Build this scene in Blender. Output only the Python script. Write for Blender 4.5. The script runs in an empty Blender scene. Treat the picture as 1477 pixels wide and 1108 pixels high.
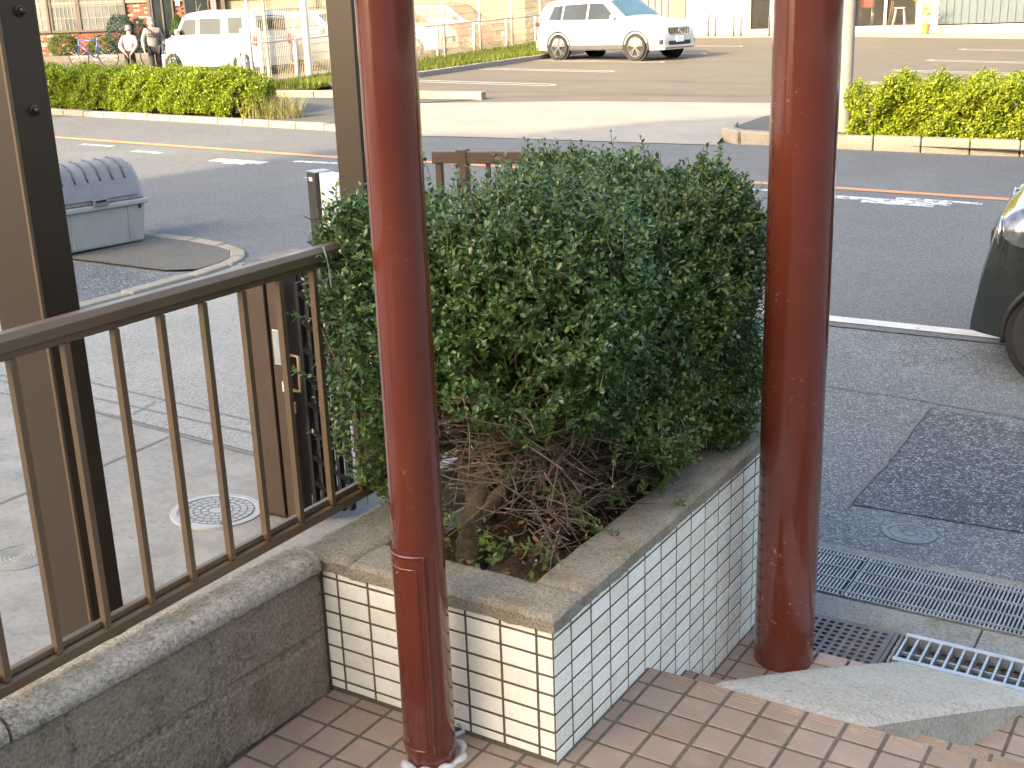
import bpy, bmesh, math, random
import numpy as np
from mathutils import Vector, Matrix

R = math.radians
SC = bpy.context.scene
COL = SC.collection

# ------------------------------------------------------------------ camera
CAM_POS = Vector((1.2599, -2.1170, 1.7290))
PITCH, ROLL, YAW = R(17.46), R(-2.02), R(32.49)
fw = Vector((-math.sin(YAW) * math.cos(PITCH), math.cos(YAW) * math.cos(PITCH), -math.sin(PITCH)))
rt = Vector((math.cos(YAW), math.sin(YAW), 0))
up = rt.cross(fw)
rt2 = rt * math.cos(ROLL) + up * math.sin(ROLL)
up2 = up * math.cos(ROLL) - rt * math.sin(ROLL)
cd = bpy.data.cameras.new('camera')
cam = bpy.data.objects.new('camera', cd)
COL.objects.link(cam)
cam.matrix_world = Matrix(((rt2.x, up2.x, -fw.x, CAM_POS.x), (rt2.y, up2.y, -fw.y, CAM_POS.y), (rt2.z, up2.z, -fw.z, CAM_POS.z), (0, 0, 0, 1)))
cd.sensor_width = 36.0
cd.lens = 42.1
cd.clip_start = 0.05
cd.clip_end = 2000
SC.camera = cam

# ------------------------------------------------------------------ street frame: l runs along the road, a runs across it, away from the house
LV = Vector((-0.9936, -0.1132, 0)).normalized()
AV = Vector((LV.y, -LV.x, 0)).normalized()
O = Vector((0.13, 5.07, 0))
def gz(l, a):
    return -0.45 + 0.03 * min(l, 8) + 0.008 * max(0, l - 8) + ((0.025 * min(a, 9) + 0.015 * max(0, a - 9)) if a > 0 else min(0.045 * -a, 0.17))
BREAK_A = (0.0, -0.17 / 0.045, 9.0)
BREAK_L = (8.0,)
def G(l, a, dz=0.0):
    p = O + LV * l + AV * a
    return Vector((p.x, p.y, gz(l, a) + dz))
def toLA(x, y):
    v = Vector((x, y, 0)) - O
    return v.dot(LV), v.dot(AV)
def gw(x, y):
    l, a = toLA(x, y)
    return gz(l, a)
ROAD_RZ = math.atan2(LV.y, LV.x)          # heading of +l

# ------------------------------------------------------------------ sky and sun (late, low, from behind and left)
SUN_EL = R(25)
hd = (LV * -0.322 + AV * 0.947).normalized()     # where the light goes, horizontally
sun_from = Vector((-hd.x * math.cos(SUN_EL), -hd.y * math.cos(SUN_EL), math.sin(SUN_EL)))
w = bpy.data.worlds.new('World')
SC.world = w
w.use_nodes = True
nt = w.node_tree
bg = nt.nodes['Background']
sky = nt.nodes.new('ShaderNodeTexSky')
sky.sky_type = 'NISHITA'
sky.sun_disc = False
sky.sun_elevation = SUN_EL
sky.sun_rotation = math.atan2(sun_from.x, sun_from.y)
sky.air_density = 1.0
sky.dust_density = 6.0
sky.ozone_density = 0.2
nt.links.new(sky.outputs[0], bg.inputs[0])
bg.inputs[1].default_value = 0.15
sd = bpy.data.lights.new('sun', 'SUN')
sd.energy = 2.75
sd.angle = R(0.5)
sd.color = (1.0, 0.77, 0.46)
so = bpy.data.objects.new('sun', sd)
COL.objects.link(so)
so.rotation_euler = sun_from.to_track_quat('Z', 'Y').to_euler()
so.location = (0, 0, 30)
SC.view_settings.view_transform = 'Standard'
SC.view_settings.look = 'None'
SC.view_settings.gamma = 1
SC.view_settings.use_curve_mapping = False
SC.view_settings.exposure = 2.35
SC.cycles.max_bounces = 8
SC.cycles.transparent_max_bounces = 12

# ------------------------------------------------------------------ helpers
def link(o, parent=None):
    COL.objects.link(o)
    if parent is not None:
        o.parent = parent
    return o
def tag(o, label=None, cat=None, group=None, kind=None):
    if label: o['label'] = label
    if cat: o['category'] = cat
    if group: o['group'] = group
    if kind: o['kind'] = kind
    return o
def empty(name, loc, rz=0.0, label=None, cat=None, group=None, kind=None):
    o = bpy.data.objects.new(name, None)
    o.empty_display_size = 0.1
    o.location = loc
    o.rotation_euler = (0, 0, rz)
    link(o)
    return tag(o, label, cat, group, kind)
def rotz(v, a):
    c, s = math.cos(a), math.sin(a)
    return (v[0] * c - v[1] * s, v[0] * s + v[1] * c, v[2])

class MB:
    def __init__(s):
        s.v = []; s.f = []
    def add(s, vs, fs):
        n = len(s.v)
        s.v.extend([tuple(p) for p in vs])
        s.f.extend([tuple(i + n for i in f) for f in fs])
        return s
    def box(s, x0, x1, y0, y1, z0, z1):
        return s.add([(x0, y0, z0), (x1, y0, z0), (x1, y1, z0), (x0, y1, z0), (x0, y0, z1), (x1, y0, z1), (x1, y1, z1), (x0, y1, z1)],
                     [(3, 2, 1, 0), (4, 5, 6, 7), (0, 1, 5, 4), (1, 2, 6, 5), (2, 3, 7, 6), (3, 0, 4, 7)])
    def obox(s, c, size, rz=0, rx=0, ry=0):
        m = Matrix.Rotation(rz, 3, 'Z') @ Matrix.Rotation(ry, 3, 'Y') @ Matrix.Rotation(rx, 3, 'X')
        b = MB().box(-size[0] / 2, size[0] / 2, -size[1] / 2, size[1] / 2, -size[2] / 2, size[2] / 2)
        c = Vector(c)
        return s.add([tuple(m @ Vector(p) + c) for p in b.v], b.f)
    def prism(s, poly, z0, z1):
        n = len(poly)
        zf0 = z0 if callable(z0) else (lambda x, y: z0)
        zf1 = z1 if callable(z1) else (lambda x, y: z1)
        vs = [(p[0], p[1], zf0(p[0], p[1])) for p in poly] + [(p[0], p[1], zf1(p[0], p[1])) for p in poly]
        fs = [tuple(range(n - 1, -1, -1)), tuple(range(n, 2 * n))] + [(i, (i + 1) % n, n + (i + 1) % n, n + i) for i in range(n)]
        return s.add(vs, fs)
    def extrude(s, poly, axis, d0, d1):
        # poly in the plane normal to axis: 'x' -> (y,z), 'y' -> (x,z)
        n = len(poly)
        def P(p, d):
            return (d, p[0], p[1]) if axis == 'x' else (p[0], d, p[1])
        vs = [P(p, d0) for p in poly] + [P(p, d1) for p in poly]
        fs = [tuple(range(n)), tuple(range(2 * n - 1, n - 1, -1))] + [(i, n + i, n + (i + 1) % n, (i + 1) % n) for i in range(n)]
        return s.add(vs, fs)
    def tube(s, pts, r, n=8, cap=True, closed=False):
        pts = [Vector(p) for p in pts]
        m = len(pts)
        rr = r if hasattr(r, '__len__') else [r] * m
        vs = []; up0 = None
        for i, p in enumerate(pts):
            if closed:
                t = pts[(i + 1) % m] - pts[i - 1]
            else:
                t = pts[min(i + 1, m - 1)] - pts[max(i - 1, 0)]
            t.normalize()
            if up0 is None:
                up0 = Vector((0, 0, 1)) if abs(t.z) < 0.9 else Vector((1, 0, 0))
            u = (up0 - t * up0.dot(t))
            if u.length < 1e-5:
                u = t.orthogonal()
            u.normalize(); up0 = u
            w_ = t.cross(u)
            for k in range(n):
                an = 2 * math.pi * k / n
                vs.append(tuple(p + (u * math.cos(an) + w_ * math.sin(an)) * rr[i]))
        fs = []
        for i in range(m if closed else m - 1):
            j = (i + 1) % m
            for k in range(n):
                k2 = (k + 1) % n
                fs.append((i * n + k, i * n + k2, j * n + k2, j * n + k))
        if cap and not closed:
            fs.append(tuple(range(n - 1, -1, -1)))
            fs.append(tuple((m - 1) * n + k for k in range(n)))
        return s.add(vs, fs)
    def lathe(s, prof, n=24, axis='z', c=(0, 0, 0), closed=False, caps=True):
        # prof: (r, h); closed joins last to first
        vs = []
        for (r, h) in prof:
            for k in range(n):
                an = 2 * math.pi * k / n
                a_, b_ = r * math.cos(an), r * math.sin(an)
                if axis == 'z': p = (a_, b_, h)
                elif axis == 'y': p = (a_, h, b_)
                else: p = (h, a_, b_)
                vs.append((p[0] + c[0], p[1] + c[1], p[2] + c[2]))
        fs = []
        m = len(prof)
        for i in range(m if closed else m - 1):
            j = (i + 1) % m
            for k in range(n):
                k2 = (k + 1) % n
                fs.append((i * n + k, i * n + k2, j * n + k2, j * n + k))
        if not closed and caps:
            if prof[0][0] > 1e-6: fs.append(tuple(range(n - 1, -1, -1)))
            if prof[-1][0] > 1e-6: fs.append(tuple((m - 1) * n + k for k in range(n)))
        return s.add(vs, fs)
    def ball(s, c, r, n=12, m=8):
        rx, ry, rz_ = r if hasattr(r, '__len__') else (r, r, r)
        vs = []; fs = []
        for i in range(m + 1):
            th = math.pi * i / m
            for k in range(n):
                ph = 2 * math.pi * k / n
                vs.append((c[0] + rx * math.sin(th) * math.cos(ph), c[1] + ry * math.sin(th) * math.sin(ph), c[2] + rz_ * math.cos(th)))
        for i in range(m):
            for k in range(n):
                k2 = (k + 1) % n
                fs.append((i * n + k, (i + 1) * n + k, (i + 1) * n + k2, i * n + k2))
        return s.add(vs, fs)
    def grid(s, fn, nu, nv):
        vs = [fn(i / nu, j / nv) for j in range(nv + 1) for i in range(nu + 1)]
        fs = [(j * (nu + 1) + i, j * (nu + 1) + i + 1, (j + 1) * (nu + 1) + i + 1, (j + 1) * (nu + 1) + i) for j in range(nv) for i in range(nu)]
        return s.add(vs, fs)
    def mesh(s, name, mat=None, smooth=False, fix=True):
        me = bpy.data.meshes.new(name)
        me.from_pydata([tuple(p) for p in s.v], [], s.f)
        if fix:
            bm = bmesh.new(); bm.from_mesh(me)
            bmesh.ops.recalc_face_normals(bm, faces=bm.faces)
            bm.to_mesh(me); bm.free()
        if smooth:
            me.polygons.foreach_set('use_smooth', [True] * len(me.polygons))
        if mat: me.materials.append(mat)
        me.update()
        return me
    def build(s, name, mat, parent=None, smooth=False, bevel=0, seg=2, loc=None, rz=0, fix=True, angle=None):
        me = s.mesh(name, mat, smooth, fix)
        o = bpy.data.objects.new(name, me)
        link(o, parent)
        if loc is not None: o.location = loc
        if rz: o.rotation_euler = (0, 0, rz)
        if bevel:
            b = o.modifiers.new('bevel', 'BEVEL'); b.width = bevel; b.segments = seg; b.limit_method = 'ANGLE'; b.angle_limit = R(35)
        if angle:
            for e in me.edges: pass
            me.set_sharp_from_angle(angle=R(angle))
        return o

def np_mesh(name, V, F, mat, smooth=True):
    """V (n,3) array, F (m,k) array of equal-size faces"""
    me = bpy.data.meshes.new(name)
    nv, nf, k = len(V), len(F), F.shape[1]
    me.vertices.add(nv); me.vertices.foreach_set('co', V.astype(np.float32).ravel())
    me.loops.add(nf * k); me.loops.foreach_set('vertex_index', F.astype(np.int32).ravel())
    me.polygons.add(nf)
    me.polygons.foreach_set('loop_start', np.arange(0, nf * k, k, dtype=np.int32))
    me.polygons.foreach_set('loop_total', np.full(nf, k, dtype=np.int32))
    if smooth: me.polygons.foreach_set('use_smooth', np.ones(nf, dtype=bool))
    me.update(calc_edges=True)
    if mat: me.materials.append(mat)
    return me

# ------------------------------------------------------------------ materials
MATS = {}
class NB:
    def __init__(s, name):
        s.m = bpy.data.materials.new(name); s.m.use_nodes = True
        s.t = s.m.node_tree; s.n = s.t.nodes; s.b = s.n['Principled BSDF']
        s._pos = None
    def new(s, ty, **kw):
        x = s.n.new(ty)
        for k, v in kw.items(): setattr(x, k, v)
        return x
    def lk(s, a, b): s.t.links.new(a, b)
    def pos(s, space='world'):
        if space == 'world':
            if s._pos is None: s._pos = s.new('ShaderNodeNewGeometry').outputs['Position']
            return s._pos
        return s.new('ShaderNodeTexCoord').outputs['Object']
    def noise(s, scale, detail=4, rough=0.6, space='world', stretch=None):
        x = s.new('ShaderNodeTexNoise'); x.inputs['Scale'].default_value = scale
        x.inputs['Detail'].default_value = detail; x.inputs['Roughness'].default_value = rough
        p = s.pos(space)
        if stretch:
            mp = s.new('ShaderNodeMapping'); mp.inputs['Scale'].default_value = stretch
            s.lk(p, mp.inputs['Vector']); p = mp.outputs[0]
        s.lk(p, x.inputs['Vector']); return x.outputs['Fac']
    def voro(s, scale, feature='F1', out='Distance', space='world'):
        x = s.new('ShaderNodeTexVoronoi', feature=feature); x.inputs['Scale'].default_value = scale
        s.lk(s.pos(space), x.inputs['Vector']); return x.outputs[out]
    def ramp(s, fac, lo, hi, o0=0.0, o1=1.0):
        x = s.new('ShaderNodeMapRange'); x.inputs[1].default_value = lo; x.inputs[2].default_value = hi
        x.inputs[3].default_value = o0; x.inputs[4].default_value = o1
        s.lk(fac, x.inputs[0]); return x.outputs[0]
    def mix(s, fac, a, b):
        x = s.new('ShaderNodeMix', data_type='RGBA')
        if isinstance(fac, (int, float)): x.inputs[0].default_value = fac
        else: s.lk(fac, x.inputs[0])
        for i, c in ((6, a), (7, b)):
            if isinstance(c, (tuple, list)): x.inputs[i].default_value = (*c[:3], 1)
            else: s.lk(c, x.inputs[i])
        return x.outputs[2]
    def math(s, op, a, b=0.0):
        x = s.new('ShaderNodeMath', operation=op)
        for i, c in ((0, a), (1, b)):
            if isinstance(c, (int, float)): x.inputs[i].default_value = c
            else: s.lk(c, x.inputs[i])
        return x.outputs[0]
    def color(s, c):
        if isinstance(c, (tuple, list)): s.b.inputs['Base Color'].default_value = (*c[:3], 1)
        else: s.lk(c, s.b.inputs['Base Color'])
    def setp(s, **kw):
        for k, v in kw.items():
            i = s.b.inputs[k]
            if isinstance(v, (int, float)): i.default_value = v
            elif isinstance(v, (tuple, list)): i.default_value = (*v[:3], 1)
            else: s.lk(v, i)
    def bump(s, h, strength=0.3, dist=0.01):
        x = s.new('ShaderNodeBump'); x.inputs['Strength'].default_value = strength; x.inputs['Distance'].default_value = dist
        s.lk(h, x.inputs['Height']); s.lk(x.outputs[0], s.b.inputs['Normal'])

def simple(name, col, rough=0.5, metal=0.0, var=0.12, scale=6.0, bump=0.0, bscale=80, coat=0.0, spec=0.5, rand=0.0, emit=None, rv=0.07):
    b = NB(name)
    c = b.mix(b.ramp(b.noise(scale, 5), 0.3, 0.7), tuple(x * (1 - var) for x in col), tuple(min(1, x * (1 + var)) for x in col))
    if rand:
        oi = b.new('ShaderNodeObjectInfo').outputs['Random']
        hs = b.new('ShaderNodeHueSaturation'); b.lk(b.ramp(oi, 0, 1, 1 - rand, 1 + rand), hs.inputs['Value']); b.lk(c, hs.inputs['Color']); c = hs.outputs[0]
    b.color(c)
    b.setp(Roughness=b.ramp(b.noise(scale * 3, 4), 0.3, 0.7, max(0.02, rough - rv), min(1, rough + rv)), Metallic=metal)
    b.setp(**{'Coat Weight': coat, 'Coat Roughness': 0.06, 'Specular IOR Level': spec})
    if bump: b.bump(b.noise(bscale, 4), bump, 0.004)
    if emit: b.setp(**{'Emission Color': emit[0], 'Emission Strength': emit[1]})
    return b.m

def asphalt(name, base, light, sc=160, patch=0.25, dens=0.5):
    b = NB(name)
    big = b.ramp(b.noise(0.8, 6, 0.65), 0.3, 0.7)
    c = b.mix(big, tuple(x * (1 - patch) for x in base), tuple(x * (1 + patch) for x in base))
    fine = b.ramp(b.noise(sc * 0.45, 3, 0.7), 0.35, 0.65)
    c = b.mix(b.math('MULTIPLY', fine, 0.55), c, tuple(x * 0.55 for x in base))
    for k_, (s_, am) in enumerate(((sc, 0.85), (sc * 2.1, 0.6))):
        wn = b.new('ShaderNodeTexVoronoi'); wn.inputs['Scale'].default_value = s_
        b.lk(b.pos(), wn.inputs['Vector'])
        sep = b.new('ShaderNodeSeparateColor'); b.lk(wn.outputs['Color'], sep.inputs[0])
        sel = b.math('POWER', b.ramp(sep.outputs[k_], 1 - dens, 1.0), 1.6)
        dot = b.ramp(wn.outputs['Distance'], 0.30, 0.62, am, 0)
        c = b.mix(b.math('MULTIPLY', sel, dot), c, light)
    st = b.ramp(b.noise(2.3, 7, 0.75), 0.55, 0.75)
    c = b.mix(b.math('MULTIPLY', st, 0.35), c, tuple(x * 0.6 for x in base))
    oil = b.ramp(b.noise(0.55, 8, 0.8), 0.56, 0.70)
    c = b.mix(b.math('MULTIPLY', oil, 0.30), c, tuple(x * 0.5 for x in base))
    pale = b.ramp(b.noise(0.35, 7, 0.75), 0.52, 0.68)
    c = b.mix(b.math('MULTIPLY', pale, 0.22), c, light)
    b.color(c); b.setp(Roughness=0.88)
    b.bump(b.math('ADD', b.voro(sc * 0.8), b.noise(30, 4)), 0.35, 0.006)
    return b.m

def gritty(name, base, dark, light, sc=140, amt=0.7, moss=None, big=3.0, bump=0.6):
    """worn mortar, washed concrete, lichen-covered cap stones"""
    b = NB(name)
    c = b.mix(b.ramp(b.noise(big, 6, 0.7), 0.32, 0.68), dark, base)
    n1 = b.ramp(b.noise(sc, 3, 0.75), 0.38, 0.62)
    c = b.mix(b.math('MULTIPLY', n1, amt), c, light)
    n2 = b.ramp(b.noise(sc * 0.6, 4, 0.7), 0.56, 0.68)
    c = b.mix(b.math('MULTIPLY', n2, amt * 0.9), c, tuple(x * 0.45 for x in dark))
    if moss:
        mm = b.ramp(b.noise(5.5, 6, 0.7), 0.52, 0.68)
        c = b.mix(b.math('MULTIPLY', mm, 0.55), c, moss)
    b.color(c); b.setp(Roughness=0.93, **{'Specular IOR Level': 0.25})
    b.bump(b.math('ADD', b.noise(sc, 3, 0.7), b.math('MULTIPLY', b.noise(25, 4), 0.6)), bump, 0.006)
    return b.m

def leafmat(name, cols, rough=0.35, trans=0.25, spec=0.5):
    b = NB(name)
    g = b.new('ShaderNodeNewGeometry')
    cr = b.new('ShaderNodeValToRGB'); b.lk(g.outputs['Random Per Island'], cr.inputs[0])
    els = cr.color_ramp.elements
    while len(els) < len(cols): els.new(0.5)
    for i, (p, c) in enumerate(cols):
        els[i].position = p; els[i].color = (*c, 1)
    c = b.mix(b.ramp(b.noise(4, 4), 0.35, 0.65, 0, 0.35), cr.outputs[0], tuple(x * 0.7 for x in cols[0][1]))
    b.color(c); b.setp(Roughness=rough, **{'Specular IOR Level': spec})
    tr = b.new('ShaderNodeBsdfTranslucent'); b.lk(c, tr.inputs['Color'])
    ms = b.new('ShaderNodeMixShader'); ms.inputs[0].default_value = trans
    out = b.n['Material Output']
    b.lk(b.b.outputs[0], ms.inputs[1]); b.lk(tr.outputs[0], ms.inputs[2]); b.lk(ms.outputs[0], out.inputs['Surface'])
    return b.m

def glassmat(name, col=(0.02, 0.03, 0.035), alpha=0.55, rough=0.03):
    b = NB(name)
    b.color(b.mix(b.ramp(b.noise(1.5, 3), 0.3, 0.7), col, tuple(x * 1.6 for x in col)))
    b.setp(Roughness=rough, Alpha=alpha, **{'Specular IOR Level': 0.45})
    return b.m

m = MATS
m['road'] = asphalt('road_asphalt', (0.0765, 0.0813, 0.0854), (0.2017, 0.2105, 0.2165), 85, 0.10, 0.9)
m['shoulder'] = asphalt('shoulder_asphalt', (0.0675, 0.0756, 0.0812), (0.3119, 0.3332, 0.3451), 80, 0.18, 0.95)
m['patch'] = asphalt('patch_asphalt', (0.0330, 0.0394, 0.0459), (0.3304, 0.3647, 0.3882), 72, 0.2, 0.75)
m['lot'] = asphalt('lot_asphalt', (0.100, 0.085, 0.061), (0.150, 0.130, 0.100), 60, 0.14, 0.4)
m['walk'] = asphalt('walk_asphalt', (0.064, 0.062, 0.060), (0.143, 0.139, 0.128), 80, 0.15, 0.4)
m['island'] = asphalt('island_asphalt', (0.075, 0.074, 0.066), (0.150, 0.150, 0.135), 80, 0.2, 0.4)
m['terrain'] = asphalt('terrain', (0.10, 0.095, 0.085), (0.16, 0.15, 0.13), 30, 0.3, 0.3)
m['apron'] = gritty('apron_concrete', (0.245, 0.235, 0.204), (0.184, 0.177, 0.160), (0.299, 0.286, 0.252), 40, 0.35, None, 0.9, 0.2)
m['kerb'] = gritty('kerb_concrete', (0.234, 0.215, 0.176), (0.156, 0.144, 0.121), (0.312, 0.289, 0.242), 60, 0.5, None, 2.5, 0.4)
m['aggregate'] = gritty('aggregate_concrete', (0.222, 0.222, 0.207), (0.148, 0.148, 0.141), (0.340, 0.340, 0.318), 75, 0.75, None, 1.6, 0.6)
m['yard'] = gritty('yard_concrete', (0.266, 0.259, 0.234), (0.147, 0.147, 0.133), (0.308, 0.301, 0.273), 45, 0.35, (0.154, 0.150, 0.130), 2.6, 0.25)
m['drainedge'] = gritty('drain_edge_concrete', (0.187, 0.191, 0.176), (0.117, 0.121, 0.109), (0.281, 0.289, 0.265), 90, 0.7, (0.101, 0.101, 0.055), 5, 0.6)
m['cap'] = gritty('cap_stone', (0.2473, 0.2138, 0.1595), (0.1319, 0.1148, 0.0869), (0.3929, 0.3485, 0.2706), 150, 0.65, (0.1620, 0.1267, 0.0484), 7, 0.8)
m['wallcap'] = gritty('wall_cap_stone', (0.3154, 0.2744, 0.2145), (0.1710, 0.1490, 0.1144), (0.5234, 0.4655, 0.3762), 110, 0.8, (0.1805, 0.1441, 0.0737), 6, 0.9)
m['block'] = gritty('concrete_block', (0.2263, 0.1833, 0.1313), (0.0874, 0.0703, 0.0504), (0.3919, 0.3296, 0.2415), 120, 0.55, (0.0773, 0.0655, 0.0294), 4.5, 0.6)
m['mortar'] = gritty('mortar', (0.170, 0.140, 0.100), (0.070, 0.058, 0.040), (0.340, 0.290, 0.210), 80, 0.7, None, 9, 0.6)
m['ramp'] = gritty('ramp_mortar', (0.36, 0.345, 0.295), (0.25, 0.235, 0.195), (0.50, 0.48, 0.42), 95, 0.6, None, 4, 0.6)
m['rampside'] = m['ramp']
m['grout'] = gritty('grout', (0.105, 0.088, 0.068), (0.065, 0.055, 0.042), (0.16, 0.135, 0.105), 90, 0.5, None, 6, 0.4)
m['tilegrout'] = gritty('tile_grout', (0.1305, 0.1044, 0.0718), (0.0783, 0.0631, 0.0435), (0.1958, 0.1566, 0.1087), 90, 0.4, None, 5, 0.4)
def tilem():
    b = NB('white_tile')
    oi = b.new('ShaderNodeObjectInfo').outputs['Random']
    c = b.mix(oi, (0.78, 0.735, 0.61), (0.88, 0.85, 0.74))
    c = b.mix(b.ramp(b.noise(9, 6, 0.7), 0.52, 0.75, 0, 0.16), c, (0.66, 0.57, 0.40))
    c = b.mix(b.ramp(b.noise(22, 6, 0.75, stretch=(1, 1, 0.3)), 0.62, 0.8, 0, 0.4), c, (0.42, 0.35, 0.24))
    b.color(c); b.setp(Roughness=b.ramp(b.noise(14, 4), 0.3, 0.7, 0.16, 0.4), **{'Specular IOR Level': 0.5})
    b.bump(b.noise(6, 3), 0.08, 0.01)
    return b.m
m['tile'] = tilem()
def floorm():
    b = NB('floor_tile')
    oi = b.new('ShaderNodeObjectInfo').outputs['Random']
    c = b.mix(oi, (0.215, 0.160, 0.118), (0.28, 0.215, 0.165))
    c = b.mix(b.ramp(b.noise(260, 3, 0.7), 0.35, 0.65, 0, 0.6), c, (0.20, 0.148, 0.108))
    c = b.mix(b.ramp(b.noise(8, 6, 0.7), 0.5, 0.75, 0, 0.5), c, (0.38, 0.295, 0.22))
    b.color(c); b.setp(Roughness=0.5, **{'Specular IOR Level': 0.4})
    b.bump(b.noise(230, 3, 0.65), 0.45, 0.003)
    return b.m
m['floortile'] = floorm()
def redm(name, scuff):
    b = NB(name)
    c = b.mix(b.ramp(b.noise(2.5, 4), 0.3, 0.7), (0.098, 0.020, 0.011), (0.128, 0.028, 0.015))
    sc = b.math('MULTIPLY', b.ramp(b.noise(55, 5, 0.75), 0.60, 0.66), b.ramp(b.noise(5.0, 3), 0.50, 0.62))
    c = b.mix(b.math('MULTIPLY', sc, scuff), c, (0.33, 0.17, 0.13))
    b.color(c)
    b.setp(Roughness=b.math('ADD', b.ramp(b.noise(30, 5), 0.3, 0.7, 0.12, 0.20), b.math('MULTIPLY', sc, 0.3 * scuff)), **{'Coat Weight': 0.8, 'Coat Roughness': 0.07})
    b.bump(b.math('ADD', b.noise(9, 3, stretch=(1, 1, 0.15)), b.math('MULTIPLY', b.noise(120, 3), 0.10)), 0.22, 0.008)
    return b.m
m['red'] = redm('red_gloss_paint', 0.25)
m['redscuff'] = redm('red_scuffed_paint', 0.8)
m['bronze'] = simple('bronze_aluminium', (0.1708, 0.1196, 0.0732), 0.36, 0.5, 0.08, 3, 0.03)
m['bronzedark'] = simple('dark_bronze_aluminium', (0.046, 0.032, 0.021), 0.34, 0.25, 0.03, 2, 0.0, rv=0.015)
m['gatebrown'] = simple('brown_coated_aluminium', (0.062, 0.039, 0.026), 0.45, 0.2, 0.12, 8, 0.05)
m['joint'] = simple('paving_joint', (0.16, 0.155, 0.14), 0.9)
m['archtrim'] = simple('arch_trim', (0.045, 0.044, 0.04), 0.6)
m['bollard'] = simple('bollard_paint', (0.10, 0.105, 0.11), 0.5, 0.2)
m['darkgroove'] = simple('dark_groove', (0.05, 0.053, 0.057), 0.6)
m['blackplastic'] = simple('black_plastic', (0.009, 0.009, 0.009), 0.5)
m['darkwood'] = simple('dark_wood_print', (0.0200, 0.0160, 0.0135), 0.5, 0, 0.3, 60)
m['whitepanel'] = simple('white_panel', (0.5920, 0.5920, 0.5920), 0.35, 0, 0.03)
m['greybox'] = simple('grey_box', (0.42, 0.44, 0.45), 0.4, 0.1, 0.05)
m['binbody'] = simple('bin_plastic', (0.3000, 0.3075, 0.2925), 0.6, 0, 0.08, 5, 0.03)
m['binlid'] = simple('bin_lid_plastic', (0.1576, 0.1638, 0.1702), 0.42, 0, 0.16, 6, 0.03)
m['galv'] = simple('galvanised_steel', (0.391, 0.425, 0.442), 0.42, 0.75, 0.12, 20, 0.05)
m['steel'] = simple('grating_steel', (0.255, 0.264, 0.264), 0.5, 0.6, 0.25, 14, 0.05)
m['iron'] = simple('cast_iron', (0.115, 0.098, 0.098), 0.55, 0.5, 0.3, 16, 0.2)
m['cover'] = simple('cover_iron', (0.136, 0.144, 0.152), 0.5, 0.45, 0.2, 16, 0.15)
m['resin'] = simple('cover_resin', (0.300, 0.307, 0.300), 0.55, 0.0, 0.12, 10, 0.1)
m['groove'] = simple('cover_groove', (0.11, 0.11, 0.105), 0.8)
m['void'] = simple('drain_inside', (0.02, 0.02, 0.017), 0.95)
m['ditch'] = gritty('ditch_concrete', (0.10, 0.10, 0.08), (0.05, 0.05, 0.04), (0.15, 0.15, 0.12), 60, 0.4)
m['soil'] = gritty('soil', (0.055, 0.038, 0.025), (0.025, 0.018, 0.012), (0.12, 0.085, 0.055), 70, 0.5, None, 8, 1.0)
m['bark'] = gritty('bark', (0.0743, 0.0578, 0.0413), (0.0385, 0.0292, 0.0209), (0.1100, 0.0908, 0.0688), 60, 0.5, None, 12, 0.8)
m['twig'] = simple('twig', (0.1360, 0.0952, 0.0646), 0.8, 0, 0.35, 30)
m['twiggreen'] = simple('green_twig', (0.10, 0.115, 0.045), 0.7, 0, 0.3, 30)
m['cut'] = simple('cut_wood', (0.4200, 0.3640, 0.2660), 0.8, 0, 0.1)
m['leaf'] = leafmat('box_leaf', [(0.0, (0.0397, 0.0869, 0.0228)), (0.45, (0.0684, 0.1425, 0.0352)), (0.85, (0.1179, 0.2113, 0.0538)), (1.0, (0.2484, 0.3140, 0.0776))], 0.28, 0.22, 0.55)
m['leaflow'] = leafmat('box_leaf_low', [(0.0, (0.0750, 0.1300, 0.0280)), (0.6, (0.1250, 0.1900, 0.0420)), (1.0, (0.2200, 0.2600, 0.0700))], 0.35, 0.3, 0.4)
m['deadleaf'] = leafmat('dead_leaf', [(0.0, (0.20, 0.10, 0.045)), (1.0, (0.34, 0.19, 0.10))], 0.7, 0.2, 0.2)
m['hedge'] = leafmat('hedge_leaf', [(0.0, (0.1049, 0.1651, 0.0099)), (0.5, (0.2098, 0.2752, 0.0126)), (1.0, (0.3233, 0.3699, 0.0180))], 0.45, 0.38, 0.4)
m['hedgeR'] = leafmat('hedge_leaf_pale', [(0.0, (0.1152, 0.1700, 0.0117)), (0.5, (0.2304, 0.2900, 0.0162)), (1.0, (0.3456, 0.3800, 0.0243))], 0.45, 0.32, 0.4)
m['shrubgreen'] = leafmat('shrub_leaf', [(0.0, (0.03, 0.075, 0.015)), (1.0, (0.09, 0.16, 0.03))], 0.5, 0.25, 0.3)
m['conifer'] = leafmat('conifer_leaf', [(0.0, (0.02, 0.05, 0.04)), (1.0, (0.05, 0.105, 0.085))], 0.6, 0.15, 0.3)
m['grass'] = leafmat('grass_blade', [(0.0, (0.0816, 0.1260, 0.0132)), (1.0, (0.2340, 0.2604, 0.0456))], 0.6, 0.35, 0.3)
m['weed'] = leafmat('weed_blade', [(0.0, (0.14, 0.15, 0.05)), (1.0, (0.36, 0.32, 0.14))], 0.7, 0.3, 0.2)
def paintm(name, col, wear):
    b = NB(name)
    b.color(b.mix(b.ramp(b.noise(8, 5), 0.35, 0.65), col, tuple(x * 0.8 for x in col)))
    b.setp(Roughness=0.75)
    if wear:
        b.setp(Alpha=b.ramp(b.noise(14, 7, 0.8), wear - 0.05, wear + 0.05))
    return b.m
m['linewhite'] = paintm('white_line_paint', (0.496, 0.496, 0.480), 0.34)
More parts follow.
